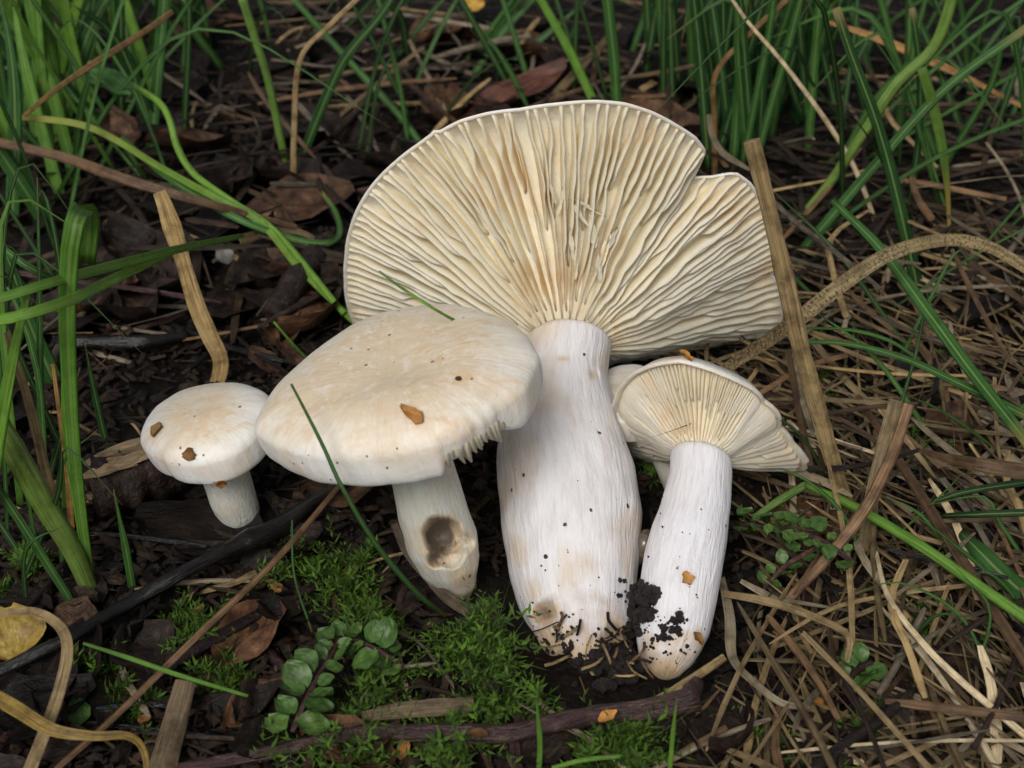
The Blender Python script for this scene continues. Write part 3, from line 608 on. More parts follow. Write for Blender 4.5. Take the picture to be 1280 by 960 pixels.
T(GB, 'green blade pointing up before the purple-brown twig', DG, 'grass_bright', 7, Yp((672, 975), (675, 930), (670, 870)), taper=3)
T(GB, 'slender blade rising by the broken end of the purple-brown twig', DG, 'grass_bright', 6, Yp((836, 985), (840, 930), (846, 872)), taper=3)
T(GB, 'curved pale green blade lying in the moss at the bottom', DG, 'grass_bright', [5, 6, 5], Zp((690, 960, 8), (730, 950, 9), (780, 945, 8)), n=14)
T(GB, 'wispy hair grass blade bending over the moss', DG, 'grass', [2, 3, 3], Zp((365, 650, 30), (368, 720, 18), (390, 790, 4)), n=14)
# right
T('dry_stalk', 'thick ribbed tan stalk standing against the edge of the gill fan', 'dry stalk', 'straw', [18, 20, 22, 22, 24, 20, 22], Yp((1068, 645), (1045, 590), (1022, 510), (1000, 430), (983, 355), (962, 265), (940, 176)), n=40, thick=.5, fold=.0, rough=.12, sides=12)
T('dry_sprig', 'arched spotted buff blade bowing over the right edge', 'dry sprig', 'spotted', [12, 17, 20, 19, 17, 15, 13], Zp((890, 472, 12), (950, 432, 24), (1000, 397, 36), (1060, 350, 48), (1115, 316, 56), (1180, 300, 58), (1235, 308, 56), (1290, 340, 50)), n=44, thick=.06)
T('grass_stalk', 'thick jointed green stalk bending up at the right', 'grass stalk', 'grass_sheath', [11, 12, 13, 15, 15, 15], Yp((975, 300), (1030, 238), (1080, 165), (1120, 105), (1165, 62), (1185, 15), (1192, -20), y=.42), n=36, thick=.9, fold=0)
T(GB, 'straight dark green blade slanting beside the jointed green stalk', DG, 'grass', [12, 13, 12, 11], Yp((980, 340), (1040, 270), (1095, 205), (1180, 112), (1290, 30), y=.40), n=24)
T('grass_stalk', 'bright light green stem lying across the straw at lower right', 'grass stalk', 'grass_bright', [8, 12, 14, 14, 15], Zp((1006, 606, 16), (1065, 632, 18), (1150, 682, 18), (1220, 730, 18), (1300, 785, 18)), thick=.85, fold=0, n=24)
T('grass_stalk', 'short green stem with a sharp bend behind the smaller gilled mushroom', 'grass stalk', 'grass_sheath', [8, 11, 10], Zp((945, 645, 8), (975, 625, 12), (1008, 606, 16)), thick=.85, fold=0, n=14)
T(GB, 'broad dark green blade running down to the right edge', DG, 'grass', [8, 13, 16, 16, 15], Zp((1040, 250, 50), (1100, 310, 46), (1160, 390, 40), (1215, 465, 34), (1290, 560, 28)), n=26)
T(GB, 'slender arched green blade over the straw tangle', DG, 'grass', [5, 7, 9, 11, 12], Zp((1000, 427, 24), (1060, 430, 28), (1130, 448, 30), (1200, 480, 30), (1300, 528, 30)), n=26)
T(GB, 'faint thin green blade arching beside the slender arched blade', DG, 'grass', [3, 5, 4], Zp((1000, 410, 22), (1060, 412, 24), (1110, 425, 22), (1150, 450, 16)), n=16)
T(GB, 'hanging green blade fading to a yellow dry tip at right', DG, 'grass_yellow', [12, 14, 13, 9, 5, 3], Yp((1152, 85), (1168, 140), (1180, 200), (1185, 250), (1187, 300), y=.40), n=24)
T('dry_stalk', 'reddish thin straw continuing down below the arched spotted blade', 'dry stalk', 'straw_brown', [5, 7, 6, 4], Zp((1190, 312, 30), (1215, 365, 24), (1242, 415, 18), (1265, 455, 12)), thick=.6)
T(GB, 'dark flat blade sloping steeply behind the spotted arch', DG, 'grass_dark', [16, 16, 14, 12], Yp((1150, 360), (1120, 240), (1095, 150), (1065, 70), (1045, 10)), n=20)
T(GB, 'second dark blade close behind the hanging yellow-tipped blade', DG, 'grass_dark', [8, 9, 9, 8], Yp((1135, 260), (1148, 180), (1150, 90), (1140, 10)), n=20)
T('dry_stalk', 'thin speckled straw slanting across the dark grass clump', 'dry stalk', 'straw_pale', [5, 6, 6, 5, 4], Yp((1108, 320), (1075, 225), (1040, 162), (980, 80), (935, 28), (912, -6), y=.42), thick=.7, n=24)
T('dry_stalk', 'golden bent stalk in front of the dark grass clump', 'dry stalk', 'straw_orange', [7, 7, 7, 7], Yp((894, 215), (893, 150), (895, 92), (935, 45), (990, -6)), thick=.8, n=24)
T('dry_sprig', 'orange-brown blade sloping to the right edge behind the green stalks', 'dry sprig', 'straw_orange', [4, 10, 10, 6, 4], Yp((1030, 26), (1090, 45), (1150, 70), (1210, 98), (1300, 145), y=.50), n=24)
T('dry_sprig', 'curled pale sheath behind the notch of the gill fan', 'dry sprig', 'straw_pale', [4, 8, 8, 6], Yp((937, 212), (905, 192), (890, 168), (886, 143), y=.40), n=16)
T('stick', 'smooth brown stick standing out of the straw tangle', 'stick', 'straw_brown', [12, 15, 15, 14], Zp((975, 760, 6), (1040, 690, 16), (1085, 630, 26), (1120, 555, 38), (1136, 505, 46)), thick=.9, fold=0, n=20, rough=.1)
T('dry_stalk', 'reddish striped stalk running down to the lower right corner', 'dry stalk', 'straw_brown', [7, 11, 14, 15, 14], Zp((1072, 495, 14), (1120, 570, 14), (1180, 665, 14), (1240, 760, 14), (1310, 870, 12)), thick=.5, n=24)
T('dry_stalk', 'long buff straw bending to the lower right corner', 'dry stalk', 'straw_pale', [5, 7, 9, 9], Zp((1095, 690, 14), (1110, 745, 16), (1150, 800, 14), (1200, 850, 12), (1300, 935, 10)), thick=.6, n=24)
T('dry_sprig', 'brown curled blade tip at the right edge beyond the reddish stalk', 'dry sprig', 'straw_brown', [4, 14, 20, 20], Zp((1148, 562, 26), (1180, 572, 28), (1230, 582, 30), (1300, 592, 30)), n=18, thick=.06)
T('twig', 'thin dark twig from the gill tip to the brown curled blade', 'twig', 'twig', [8, 7, 6, 5], Zp((1010, 586, 18), (1060, 584, 20), (1105, 576, 23), (1150, 562, 26)), thick=1, fold=0, rough=.25, n=18)
T('grass_stalk', 'upper of two dark green stems entering from the right edge', 'grass stalk', 'grass_dark', [6, 9, 10], Zp((1165, 628, 12), (1210, 614, 18), (1300, 600, 24)), thick=.9, fold=0, n=12)
T('grass_stalk', 'lower of two dark green stems entering from the right edge', 'grass stalk', 'grass_dark', [6, 9, 10], Zp((1175, 645, 12), (1220, 643, 18), (1300, 640, 24)), thick=.9, fold=0, n=12)
T(GB, 'broad dark green blade low at the right edge under the bright stem', DG, 'grass', [10, 22, 26, 26], Zp((1200, 665, 10), (1225, 690, 12), (1255, 720, 12), (1300, 760, 12)), n=14, thick=.06)
T('dry_sprig', 'folded pale straw beside the foot of the smaller gilled mushroom', 'dry sprig', 'straw_pale', [8, 12, 14, 10, 9, 8], Zp((902, 722, 9), (912, 770, 9), (916, 822, 8), (945, 855, 9), (980, 880, 8), (1012, 882, 7)), n=36, thick=.25)
T('dry_sprig', 'bent buff straw with a hooked end over the dark hollow', 'dry sprig', 'straw', [8, 11, 10, 9, 7], Zp((905, 742, 10), (960, 752, 12), (1020, 772, 13), (1060, 795, 13), (1058, 828, 9)), n=30, thick=.4)
T('stick', 'orange-brown thin stick leaning over the dark soil crumbs', 'stick', 'straw_brown', [8, 10, 9, 7], Zp((960, 770, 12), (995, 812, 11), (1025, 855, 9), (1048, 900, 6)), thick=.8, fold=0, n=16, rough=.15)
T('twig', 'dark knotty twig at the bottom edge under the straw', 'twig', 'twig', [16, 15, 12, 9], Zp((1000, 975, 7), (1050, 935, 8), (1100, 900, 9), (1142, 862, 9)), thick=1, fold=0, rough=.35, n=20)
T('dry_stalk', 'split tan stalk standing beyond the smooth brown stick', 'dry stalk', 'straw', [14, 18, 20, 16], Zp((1078, 690, 8), (1088, 630, 16), (1105, 560, 26), (1120, 500, 36)), thick=.4, n=16, rough=.1)
T('dry_stalk', 'dark brown stalk just beside the thick ribbed tan stalk', 'dry stalk', 'straw_brown', [8, 9, 8], Zp((1015, 590, 12), (1000, 520, 16), (985, 440, 20)), thick=.6, n=14)
# blades behind the gill fan
T(GB, 'upright dark blade just above the top of the gill fan', DG, 'grass', [13, 14, 14], Yp((772, 150), (768, 80), (757, -20)), n=16)
T(GB, 'green blade leaning left above the top of the gill fan', DG, 'grass_bright', [10, 11, 10], Yp((755, 150), (715, 70), (665, -20)), n=16)
T(GB, 'short pale green blade tip left of the leaning green blade', DG, 'grass', [4, 8, 8], Yp((670, 150), (635, 85), (598, 30)), n=16, taper=2.5)
T('dry_sprig', 'forked buff dry blade behind the top of the gill fan', 'dry sprig', 'straw', [12, 10, 6], Zp((675, 140, 8), (720, 90, 12), (775, 30, 16)), n=16)
# ------------------------------------------------------------------ grass tufts, blade by blade
def tuft(n, u0, u1, v0, v1, top, spread, mats, label, group=None, w=(6, 12)):
    root = empty('grass_tuft', gpt((u0 + u1) / 2, (v0 + v1) / 2, 0), label, 'grass')
    for i in range(n):
        u, v = U(u0, u1), U(v0, v1); b = gpt(u, v, 0); h = U(.6, 1.1) * top
        tip = b + Vector((U(-1, 1) * spread, U(-.6, .5) * spread, h)); mid = b.lerp(tip, .55) + Vector((0, 0, h * U(.05, .18))) + Vector((U(-.005, .005), 0, 0))
        P = [b - Vector((0, 0, .002)), mid, tip]
        if rnd.random() < .6: k_ = U(.4, 1.1); P.append(tip + Vector(((tip - b).x * k_ + U(-.008, .008), (tip - b).y * .5, -h * U(.05, .45))))
        blade('blade', None, None, rnd.choice(mats), U(*w), P, n=14, taper=2.2, thick=.08, twist=U(-.5, .5), parent=root)
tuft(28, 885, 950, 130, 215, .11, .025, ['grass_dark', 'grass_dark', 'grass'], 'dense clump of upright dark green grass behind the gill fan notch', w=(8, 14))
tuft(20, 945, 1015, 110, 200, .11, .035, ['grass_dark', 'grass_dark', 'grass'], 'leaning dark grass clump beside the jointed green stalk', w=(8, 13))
tuft(9, 800, 870, 90, 160, .11, .02, ['grass', 'grass_dark'], 'sparse narrow grass tuft left of the dense dark clump', w=(7, 12))
tuft(16, -30, 90, 130, 330, .10, .05, ['grass', 'grass', 'grass_bright'], 'loose grass tuft around the long brown flattened stalk', w=(9, 20))
tuft(18, 60, 200, 90, 250, .10, .05, ['grass', 'grass', 'grass_bright', 'grass_dark'], 'loose broad-bladed grass tuft around the kinked bright stalk', w=(9, 20))
tuft(11, 0, 140, 30, 100, .09, .06, ['grass', 'grass_bright'], 'pale grass tuft beyond the orange-tan stalk', w=(8, 16))
tuft(10, 140, 290, 30, 120, .08, .05, ['grass', 'grass_dark'], 'dim grass tuft between the orange-tan stalk and the olive stalk', w=(7, 13))
tuft(14, 1040, 1180, 60, 230, .09, .06, ['grass_dark', 'grass_dark', 'grass'], 'dim grass tuft behind the jointed green stalk', w=(6, 11))
tuft(8, 1180, 1300, 90, 300, .08, .06, ['grass_dark', 'grass_dark', 'grass'], 'dim grass tuft above the arched spotted blade', w=(6, 10))
tuft(8, 400, 620, 40, 150, .05, .05, ['grass_dark', 'grass'], 'scattered small dark grass beyond the gill fan', w=(5, 10))
tuft(10, -20, 110, 560, 760, .045, .025, ['grass', 'grass_dark'], 'small grass sprouts around the thick browned stalk', w=(4, 9))
tuft(20, -40, 230, 90, 330, .10, .09, ['grass', 'grass', 'grass_bright'], 'fine thin grass growing through the loose tufts round the kinked stalk', w=(3, 7))
tuft(14, -20, 300, 10, 120, .09, .09, ['grass', 'grass_bright', 'grass_dark'], 'fine thin grass beyond the orange-tan stalk', w=(3, 7))
tuft(9, 640, 890, 60, 150, .10, .05, ['grass', 'grass_dark', 'grass_dark'], 'fine upright grass behind the top of the gill fan', w=(4, 8))
tuft(18, 1000, 1300, 60, 300, .09, .10, ['grass_dark', 'grass', 'grass'], 'fine thin grass leaning over the shaded straw', w=(3, 8))
tuft(14, 1040, 1310, 330, 620, .05, .06, ['grass', 'grass_dark', 'grass'], 'fine thin grass sprouting through the straw tangle', w=(3, 7))
tuft(10, 1080, 1310, 620, 930, .03, .04, ['grass', 'grass_bright'], 'short thin grass sprouting among the lower straws', w=(3, 6))
tuft(9, 300, 560, 10, 200, .07, .07, ['grass_dark', 'grass_dark', 'grass'], 'thin dim grass around the slanting blue-green blade', w=(3, 7))
tuft(14, -30, 110, 330, 720, .08, .03, ['grass', 'grass_dark', 'grass_bright'], 'thin grass around the broad folded blade', w=(4, 9))
# ------------------------------------------------------------------ loose litter
KEEP = []                                             # capsules to keep litter out of: (a, b, radius)
for P_, r_ in ((PA, .018), (PC, .011), (PB, .010), (PE, .008)): KEEP.append((P_[0], P_[-1], r_))
def clear(p, m=.001):
    for a, b, r in KEEP:
        ab = b - a; t = max(0, min(1, (p - a).dot(ab) / ab.length_squared))
        if (p - a - ab * t).length < r + m: return False
    return True
SIL = [(434, 127, 977, 455), (620, 400, 920, 850), (322, 387, 682, 612), (178, 482, 343, 655), (770, 443, 1012, 590)]
def masked(p):                                        # would it stand before a mushroom?
    u, v = proj(p); 
    for (a, b, c, d) in SIL:
        if a < u < c and b < v < d: return True
    return False
DMUSH = .33
CW = {'straw': 'tan', 'straw_pale': 'pale buff', 'straw_brown': 'brown', 'straw_grey': 'greyish', 'twig': 'dark brown', 'twig_black': 'black', 'twig_purple': 'purple-brown'}
def straw_path(reg_, ln, yaw, hmax, tries=12):
    for t in range(tries):
        u, v = U(reg_[0], reg_[2]), U(reg_[1], reg_[3]); lift = U(0, 1) ** 1.6 * hmax
        c = gpt(u, v, lift); a = U(0, math.pi) if yaw is None else R(rnd.gauss(*yaw)); L = U(*ln)
        d = Vector((math.cos(a), math.sin(a), 0)); sd_ = Vector((-d.y, d.x, 0)); bend = U(-.05, .05) * L; tilt = U(-.7, .7) * hmax
        kink = U(-.22, .22) * L if rnd.random() < .22 else 0
        P = []
        for k in (-.5, -.17, .17, .5):
            q = c + d * (L * k) + sd_ * bend * (1 - 4 * k * k) + sd_ * U(-.008, .008) * L + sd_ * (kink if k > .3 else 0)
            q.z = max(g(q.x, q.y) + .0012, q.z * .5 + (g(q.x, q.y) + lift) * .5 + tilt * k); P.append(q)
        if all(clear(p) for p in P) and not any(masked(p) and depth(p) < DMUSH for p in P): return P, L
    return None, 0
def straw_geo(P, w_, flat, n_=9):
    path = spline(P, n_); t0, t1 = U(.3, 1), U(.3, 1)
    hw = [w_ * .5 * min(1, t0 + k / (n_ - 1) * 4, t1 + (1 - k / (n_ - 1)) * 4) * U(.9, 1.1) for k in range(n_)]
    th = U(.10, .25) if flat else U(.5, .9)
    return sweep(path, hw, [h * th for h in hw], Vector((U(-.6, .6), U(-.9, .2), 1)), .2 if flat else .05, 6, .15, U(-1.0, 1.0), rnd.random() * 50)
def straws(n, reg_, mats, ln, wmm, what, where, name='straw', cat='straw', yaw=None, hmax=.012, round_=.5):
    for i in range(n):
        P, L = straw_path(reg_, ln, yaw, hmax)
        if P is None: continue
        m = rnd.choice(mats); w_ = U(*wmm) / 1000; flat = rnd.random() > round_
        V, Fc, UV = straw_geo(P, w_, flat)
        ad = ('long' if L > (ln[0] + ln[1]) / 2 else 'short') + (' wide' if w_ * 1000 > (wmm[0] + wmm[1]) / 2 else ' thin') + ' ' + CW[m]
        lb = ad + ' ' + what + ' ' + where
        tag(mobj(name, V, Fc, m, None, UV, m.startswith('twig')), lb, cat, ad + ' ' + cat + 's ' + where)
def straw_stuff(n, reg_, ln, wmm, m, label, hmax, yaw=None):
    AV = []; AF = []; AU = []
    for i in range(n):
        P, L = straw_path(reg_, ln, yaw, hmax)
        if P is None: continue
        V, Fc, UV = straw_geo(P, U(*wmm) / 1000, rnd.random() > .4, 6); b = len(AV); AV += V; AF += [tuple(x + b for x in f) for f in Fc]; AU += UV
    tag(mobj('straw_litter', AV, AF, m, None, AU, False), label, 'straw', kind='stuff')
RT_ = 'in the straw tangle right of the mushrooms'
straws(105, (895, 300, 1320, 980), ['straw', 'straw', 'straw_pale', 'straw_brown', 'straw_grey', 'straw_grey'], (.02, .075), (.7, 1.7), 'straw lying loose', RT_, yaw=(115, 38), hmax=.016)
straws(70, (930, 330, 1310, 980), ['straw', 'straw_pale', 'straw_grey', 'straw_brown'], (.018, .055), (1.0, 2.7), 'flat dead grass lying', RT_, 'dry_sprig', 'dry sprig', yaw=(105, 28), hmax=.016, round_=0)
straws(34, (980, 40, 1320, 330), ['straw', 'straw_grey', 'straw_brown'], (.03, .09), (1.1, 2.8), 'straw in the shade', 'beyond the arched spotted blade', hmax=.03)
straws(60, (330, 0, 900, 180), ['straw_grey', 'straw_brown', 'straw'], (.03, .09), (1.2, 3.2), 'straw among the litter', 'beyond the gill fan', hmax=.016)
straws(46, (-30, 20, 440, 420), ['straw_grey', 'straw_brown', 'straw'], (.02, .07), (.9, 2.6), 'straw on the dark soil', 'around the sweeping green blades', hmax=.010)
straws(28, (-20, 440, 440, 960), ['straw_grey', 'straw_brown', 'straw'], (.010, .035), (.6, 1.8), 'straw bit on the soil', 'around the wet black twig', hmax=.005)
straws(24, (430, 640, 900, 970), ['straw_grey', 'straw', 'straw_brown'], (.012, .035), (.5, 1.5), 'straw bit caught', 'in the moss', hmax=.006)
tw = ['twig', 'twig_black', 'twig_purple']
straws(50, (-30, 10, 900, 420), tw, (.03, .10), (1.4, 3.6), 'twig in the litter', 'behind the mushrooms', 'twig', 'twig', hmax=.012, round_=1)
straws(26, (-30, 420, 480, 980), tw, (.02, .06), (1.0, 2.8), 'twig on the soil', 'around the wet black shiny twig', 'twig', 'twig', hmax=.006, round_=1)
straws(22, (900, 500, 1300, 980), tw, (.02, .06), (.9, 2.2), 'twig', RT_, 'twig', 'twig', hmax=.012, round_=1)
straw_stuff(560, (880, 280, 1340, 990), (.02, .07), (.35, 1.4), 'straw_mass', 'fine matted straw under the tangle right of the mushrooms', .010, (110, 42))
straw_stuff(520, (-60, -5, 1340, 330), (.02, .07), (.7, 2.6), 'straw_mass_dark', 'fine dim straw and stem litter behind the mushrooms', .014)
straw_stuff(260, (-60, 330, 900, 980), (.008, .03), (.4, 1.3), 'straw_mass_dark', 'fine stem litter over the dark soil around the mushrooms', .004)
T('twig', 'wet black root-like twig on the soil behind the smallest mushroom', 'twig', 'twig_black', [16, 18, 20, 14], Zp((70, 428, 6), (120, 428, 7), (180, 428, 7), (235, 420, 5)), thick=1, fold=0, rough=.25, n=24)
T('twig', 'stout grey twig on the soil left of the large gill fan', 'twig', 'twig', [30, 34, 28], Zp((340, 395, 8), (375, 345, 9), (405, 305, 8)), thick=.9, fold=0, rough=.25, n=16, sides=12)

def leaf_mesh(L, Wd, curl, seed, ragged=.3, nl=9, nw=7):
    rows = []
    for i in range(nl):
        t = i / (nl - 1); wd = Wd * .5 * (math.sin(math.pi * (.04 + .92 * t ** .85)) ** .75) * (1 + ragged * noise.noise(Vector((t * 4, seed, 0))))
        row = []
        for j in range(nw):
            s = 2 * j / (nw - 1) - 1
            z = curl * L * (s * s * .5 + .6 * noise.noise(Vector((t * 2.3 + seed, s * 1.4, 2)))) - abs(s) * 0 + .03 * L * math.cos(t * 9 + abs(s) * 3)
            row.append(Vector((s * wd, (t - .5) * L + ragged * .10 * L * s * noise.noise(Vector((s * 3, t * 3, seed))), z)))
        rows.append(row)
    return rows
def leaf(p, L, Wd, yaw, tilt, m, label, cat, group=None, name='dead_leaf', curl=.25, ragged=.35, parent=None, roll=0.0):
    rows = leaf_mesh(L, Wd, curl, rnd.random() * 90, ragged)
    Mx = Matrix.Rotation(yaw, 3, 'Z') @ Matrix.Rotation(tilt, 3, 'X') @ Matrix.Rotation(roll, 3, 'Y')
    rows = [[p + Mx @ q for q in r] for r in rows]
    under_ = [[q - Vector((0, 0, .0002)) for q in r] for r in rows]
    V, Fc, UV = grid(rows, False, False, False); V2, F2, UV2 = grid(under_, False, False, False, len(V))
    o = mobj(name, V + V2, Fc + [tuple(reversed(f)) for f in F2], m, parent, UV + [tuple(reversed(x)) for x in UV2])
    return tag(o, label, cat, group) if label else o
def leaves(n, reg_, mats, size, label, group, zlift=.002):
    for i in range(n):
        for t in range(10):
            L = U(*size); p = gpt(U(reg_[0], reg_[2]), U(reg_[1], reg_[3]), zlift + U(0, .003))
            if clear(p, L * .4) and not (masked(p + Vector((0, 0, .006))) and depth(p) < DMUSH): break
        else: continue
        m = rnd.choice(mats); ad = ('large ' if L > (size[0] + size[1]) / 2 else 'small ') + ('black wet ' if m == 'leaf_dead' else 'rusty brown ')
        leaf(p, L, L * U(.45, .75), U(0, 6.28), U(-.3, .3), m, ad + label, 'leaf', ad + group, curl=U(.1, .35), roll=U(-.25, .25))
leaves(90, (-40, 10, 900, 430), ['leaf_dead', 'leaf_dead', 'leaf_brown'], (.018, .045), 'dead leaf in the litter behind the mushrooms', 'dead leaves behind the mushrooms', .003)
leaves(40, (-30, 430, 480, 980), ['leaf_dead', 'leaf_dead', 'leaf_dead', 'leaf_brown'], (.010, .026), 'dead leaf on the soil around the wet black shiny twig', 'dead leaves around the wet black twig')
leaves(24, (900, 300, 1300, 980), ['leaf_dead', 'leaf_brown'], (.010, .025), 'crumpled leaf under the straw tangle right of the mushrooms', 'leaves under the straw tangle')
leaves(16, (430, 700, 960, 980), ['leaf_dead'], (.008, .018), 'leaf scrap under the moss', 'leaf scraps under the moss', .001)
leaf(gpt(645, 118, .008), .055, .022, R(-60), .25, 'leaf_red', 'reddish brown leaf strip beyond the top of the gill fan', 'leaf', curl=.1, ragged=.2)
leaf(gpt(12, 790, .006), .013, .015, R(20), .35, 'leaf_yellow', 'yellow fallen leaf at the left edge by the curled buff blade', 'leaf', curl=.12, ragged=.15)
leaf(gpt(590, 3, .012), .012, .012, R(20), .5, 'leaf_yellow', 'small yellow leaf at the top edge beyond the gill fan', 'leaf', curl=.12, ragged=.15)
leaf(gpt(98, 890, .004), .006, .005, R(20), .3, 'herb', 'small torn light green leaf scrap near the yellow and brown blade', 'leaf', curl=.2)
leaf(gpt(280, 318, .005), .008, .006, R(30), .5, 'white_bit', 'small white flake on the dark soil under the green blades', 'flake', name='white_flake', curl=.1)
leaf(gpt(150, 165, .03), .018, .013, R(40), .5, 'leaf_brown', 'crumpled rusty leaf hanging in the upper left tuft', 'leaf', curl=.5, ragged=.6)
leaf(gpt(135, 100, .055), .018, .014, R(70), .5, 'grass', 'small toothed green leaf in the upper left tuft', 'leaf', name='green_leaf', curl=.12, ragged=.4)
leaf(gpt(330, 450, .004), .012, .009, R(60), .4, 'leaf_brown', 'pinkish brown bark scrap behind the cream cap', 'bark scrap', name='bark_scrap', curl=.1, ragged=.5)
leaf(gpt(250, 660, .003), .034, .022, R(80), .1, 'leaf_dead', 'large flat black leaf under the smallest mushroom', 'leaf', curl=.08, ragged=.2)
# rotten wood beside the small mushroom
def wood():
    a, b = gpt(112, 615, .008), gpt(225, 572, .010); n = 16
    path = [a.lerp(b, i / (n - 1)) for i in range(n)]; hw = [.0078 * (1 + .2 * noise.noise(Vector((i * .7, 2, 0)))) for i in range(n)]
    root = empty('rotten_wood', a, 'broken chunk of rotten dark wood with pale splintered top beside the smallest mushroom', 'wood')
    V, Fc, UV = sweep(path, hw, [h * 1.0 for h in hw], Vector((0, 0, 1)), 0, 18, .28, 0, 3.3)
    mobj('bark', V, Fc, 'bark', root, UV, True)
    for k in range(22):
        p = path[min(n - 1, k // 2)] + Vector((U(-.002, .002), U(-.0045, .003), .0060 + U(0, .0015))); q = p + (b - a).normalized() * U(.008, .016) + Vector((0, U(-.002, .002), U(-.001, .001)))
        V, Fc, UV = sweep(spline([p, p.lerp(q, .5) + Vector((0, 0, .0004)), q], 6), [.0009, .0017, .0019, .0017, .0013, .0005], [.0006] * 6, Vector((0, 0, 1)), 0, 6, .5, 0, k * 3.0)
        mobj('splinter', V, Fc, 'wood_pale', root, UV, False)
    for k in range(8):
        p = a + Vector((U(-.003, .002), U(-.004, .003), U(-.004, .005))); q = p + (a - b).normalized() * U(.001, .004)
        V, Fc, UV = sweep([p, p.lerp(q, .5), q], [.0012, .0014, .0004], [.001] * 3, Vector((0, 0, 1)), 0, 6, .5, 0, k * 5.0)
        mobj('splinter', V, Fc, 'wood_pale', root, UV, False)
wood()
# ------------------------------------------------------------------ moss, crumbs, fine litter (nobody could count these)
def moss(name, spots, label, hmm=(6, 15)):
    V = []; Fc = []; UV = []
    for (u0, v0, ru, rv, n) in spots:
        for i in range(n):
            a = U(0, 6.28); q = math.sqrt(rnd.random()); b = gpt(u0 + ru * q * math.cos(a), v0 + rv * q * math.sin(a), 0)
            if not clear(b, -.004): continue
            den = fbm(b.x, b.y, 75, 2.0, 3)
            if den < .10 + .25 * q: continue
            h = U(*hmm) / 1000 * (.55 + .7 * max(0, .4 + den)) * (1.5 if rnd.random() < .12 else 1); d = Vector((U(-1, 1), U(-1, .6), U(.5, 1))).normalized()
            if not clear(b + d * h, .007): continue
            big = U(.9, 1.8); nl = 20; s1 = d.cross(Vector((1, .2, 0))).normalized(); s2 = d.cross(s1); cur = Vector((U(-.3, .3), U(-.3, .3), -.25))
            for k in range(nl):
                t = .12 + .88 * k / nl; ph = k * 2.4 + a; o_ = s1 * math.cos(ph) + s2 * math.sin(ph)
                p = b + d * (h * t) + cur * h * t * t; ll = .0021 * big * (1.2 - .75 * t) * U(.7, 1.3); wd = .00024 * big
                tip = p + o_ * ll + d * ll * .7; sd_ = o_.cross(d) * wd; md = p.lerp(tip, .4)
                c = len(V); V += [p, md + sd_, tip, md - sd_]; Fc.append((c, c + 1, c + 2, c + 3)); UV.append(((.5, 0), (1, .4), (.5, 1), (0, .4)))
            c = len(V); V += [b + s1 * .0002, b - s1 * .0002, b + d * h]; Fc.append((c, c + 1, c + 2)); UV.append(((0, 0), (1, 0), (.5, 1)))
    return tag(mobj(name, V, Fc, 'moss', None, UV, False), label, 'moss', kind='stuff')
moss('moss', [(560, 830, 150, 70, 620), (470, 780, 90, 60, 240), (640, 880, 110, 70, 420), (420, 740, 80, 30, 200), (720, 945, 120, 40, 240), (540, 945, 130, 30, 300), (620, 790, 50, 40, 140), (390, 925, 70, 40, 160)], 'bright feathery green moss around the feet of the mushrooms')
moss('moss', [(240, 795, 45, 20, 110), (120, 775, 30, 14, 80), (20, 720, 40, 30, 80), (275, 855, 30, 14, 60), (160, 890, 60, 50, 70), (110, 830, 40, 25, 60)], 'small moss tufts around the wet black twig', (4, 9))
moss('moss', [(1050, 500, 60, 40, 60), (1200, 480, 60, 50, 60), (980, 650, 40, 30, 80), (1150, 820, 80, 60, 120), (1010, 930, 80, 40, 80), (1140, 590, 40, 40, 60), (790, 600, 40, 40, 80), (930, 450, 30, 10, 40)], 'thin moss growing between the straws at right', (4, 9))
def crumbs(name, n, reg_, size, m, label, cat, flat=1.0):
    V = []; Fc = []; UV = []; iv, fc = ICO1
    for i in range(n):
        p = gpt(U(reg_[0], reg_[2]), U(reg_[1], reg_[3]), 0)
        if not clear(p, 0): continue
        s = U(*size) * (.7 + .6 * rnd.random() ** 3); c = len(V); ph = U(0, 99); mx = Matrix.Rotation(U(0, 6), 3, Vector((U(-1, 1), U(-1, 1), U(-1, 1))).normalized())
        V += [p + mx @ (v * s * (1 + .5 * noise.noise(v * 1.5 + Vector((ph, 0, 0))))) * 1.0 + Vector((0, 0, s * .3)) for v in iv]
        for f in fc: Fc.append(tuple(x + c for x in f)); UV.append(((0, 0), (1, 0), (0, 1)))
    return tag(mobj(name, V, Fc, m, None, UV, True), label, cat, kind='stuff')
crumbs('soil_crumbs', 3600, (-40, 120, 1320, 980), (.0005, .0015), 'crumb', 'fine black soil crumbs scattered over the ground', 'soil')
crumbs('soil_crumbs', 500, (870, 860, 1000, 970), (.0006, .0018), 'crumb', 'heap of dark loose soil crumbs at the bottom under the straw', 'soil')
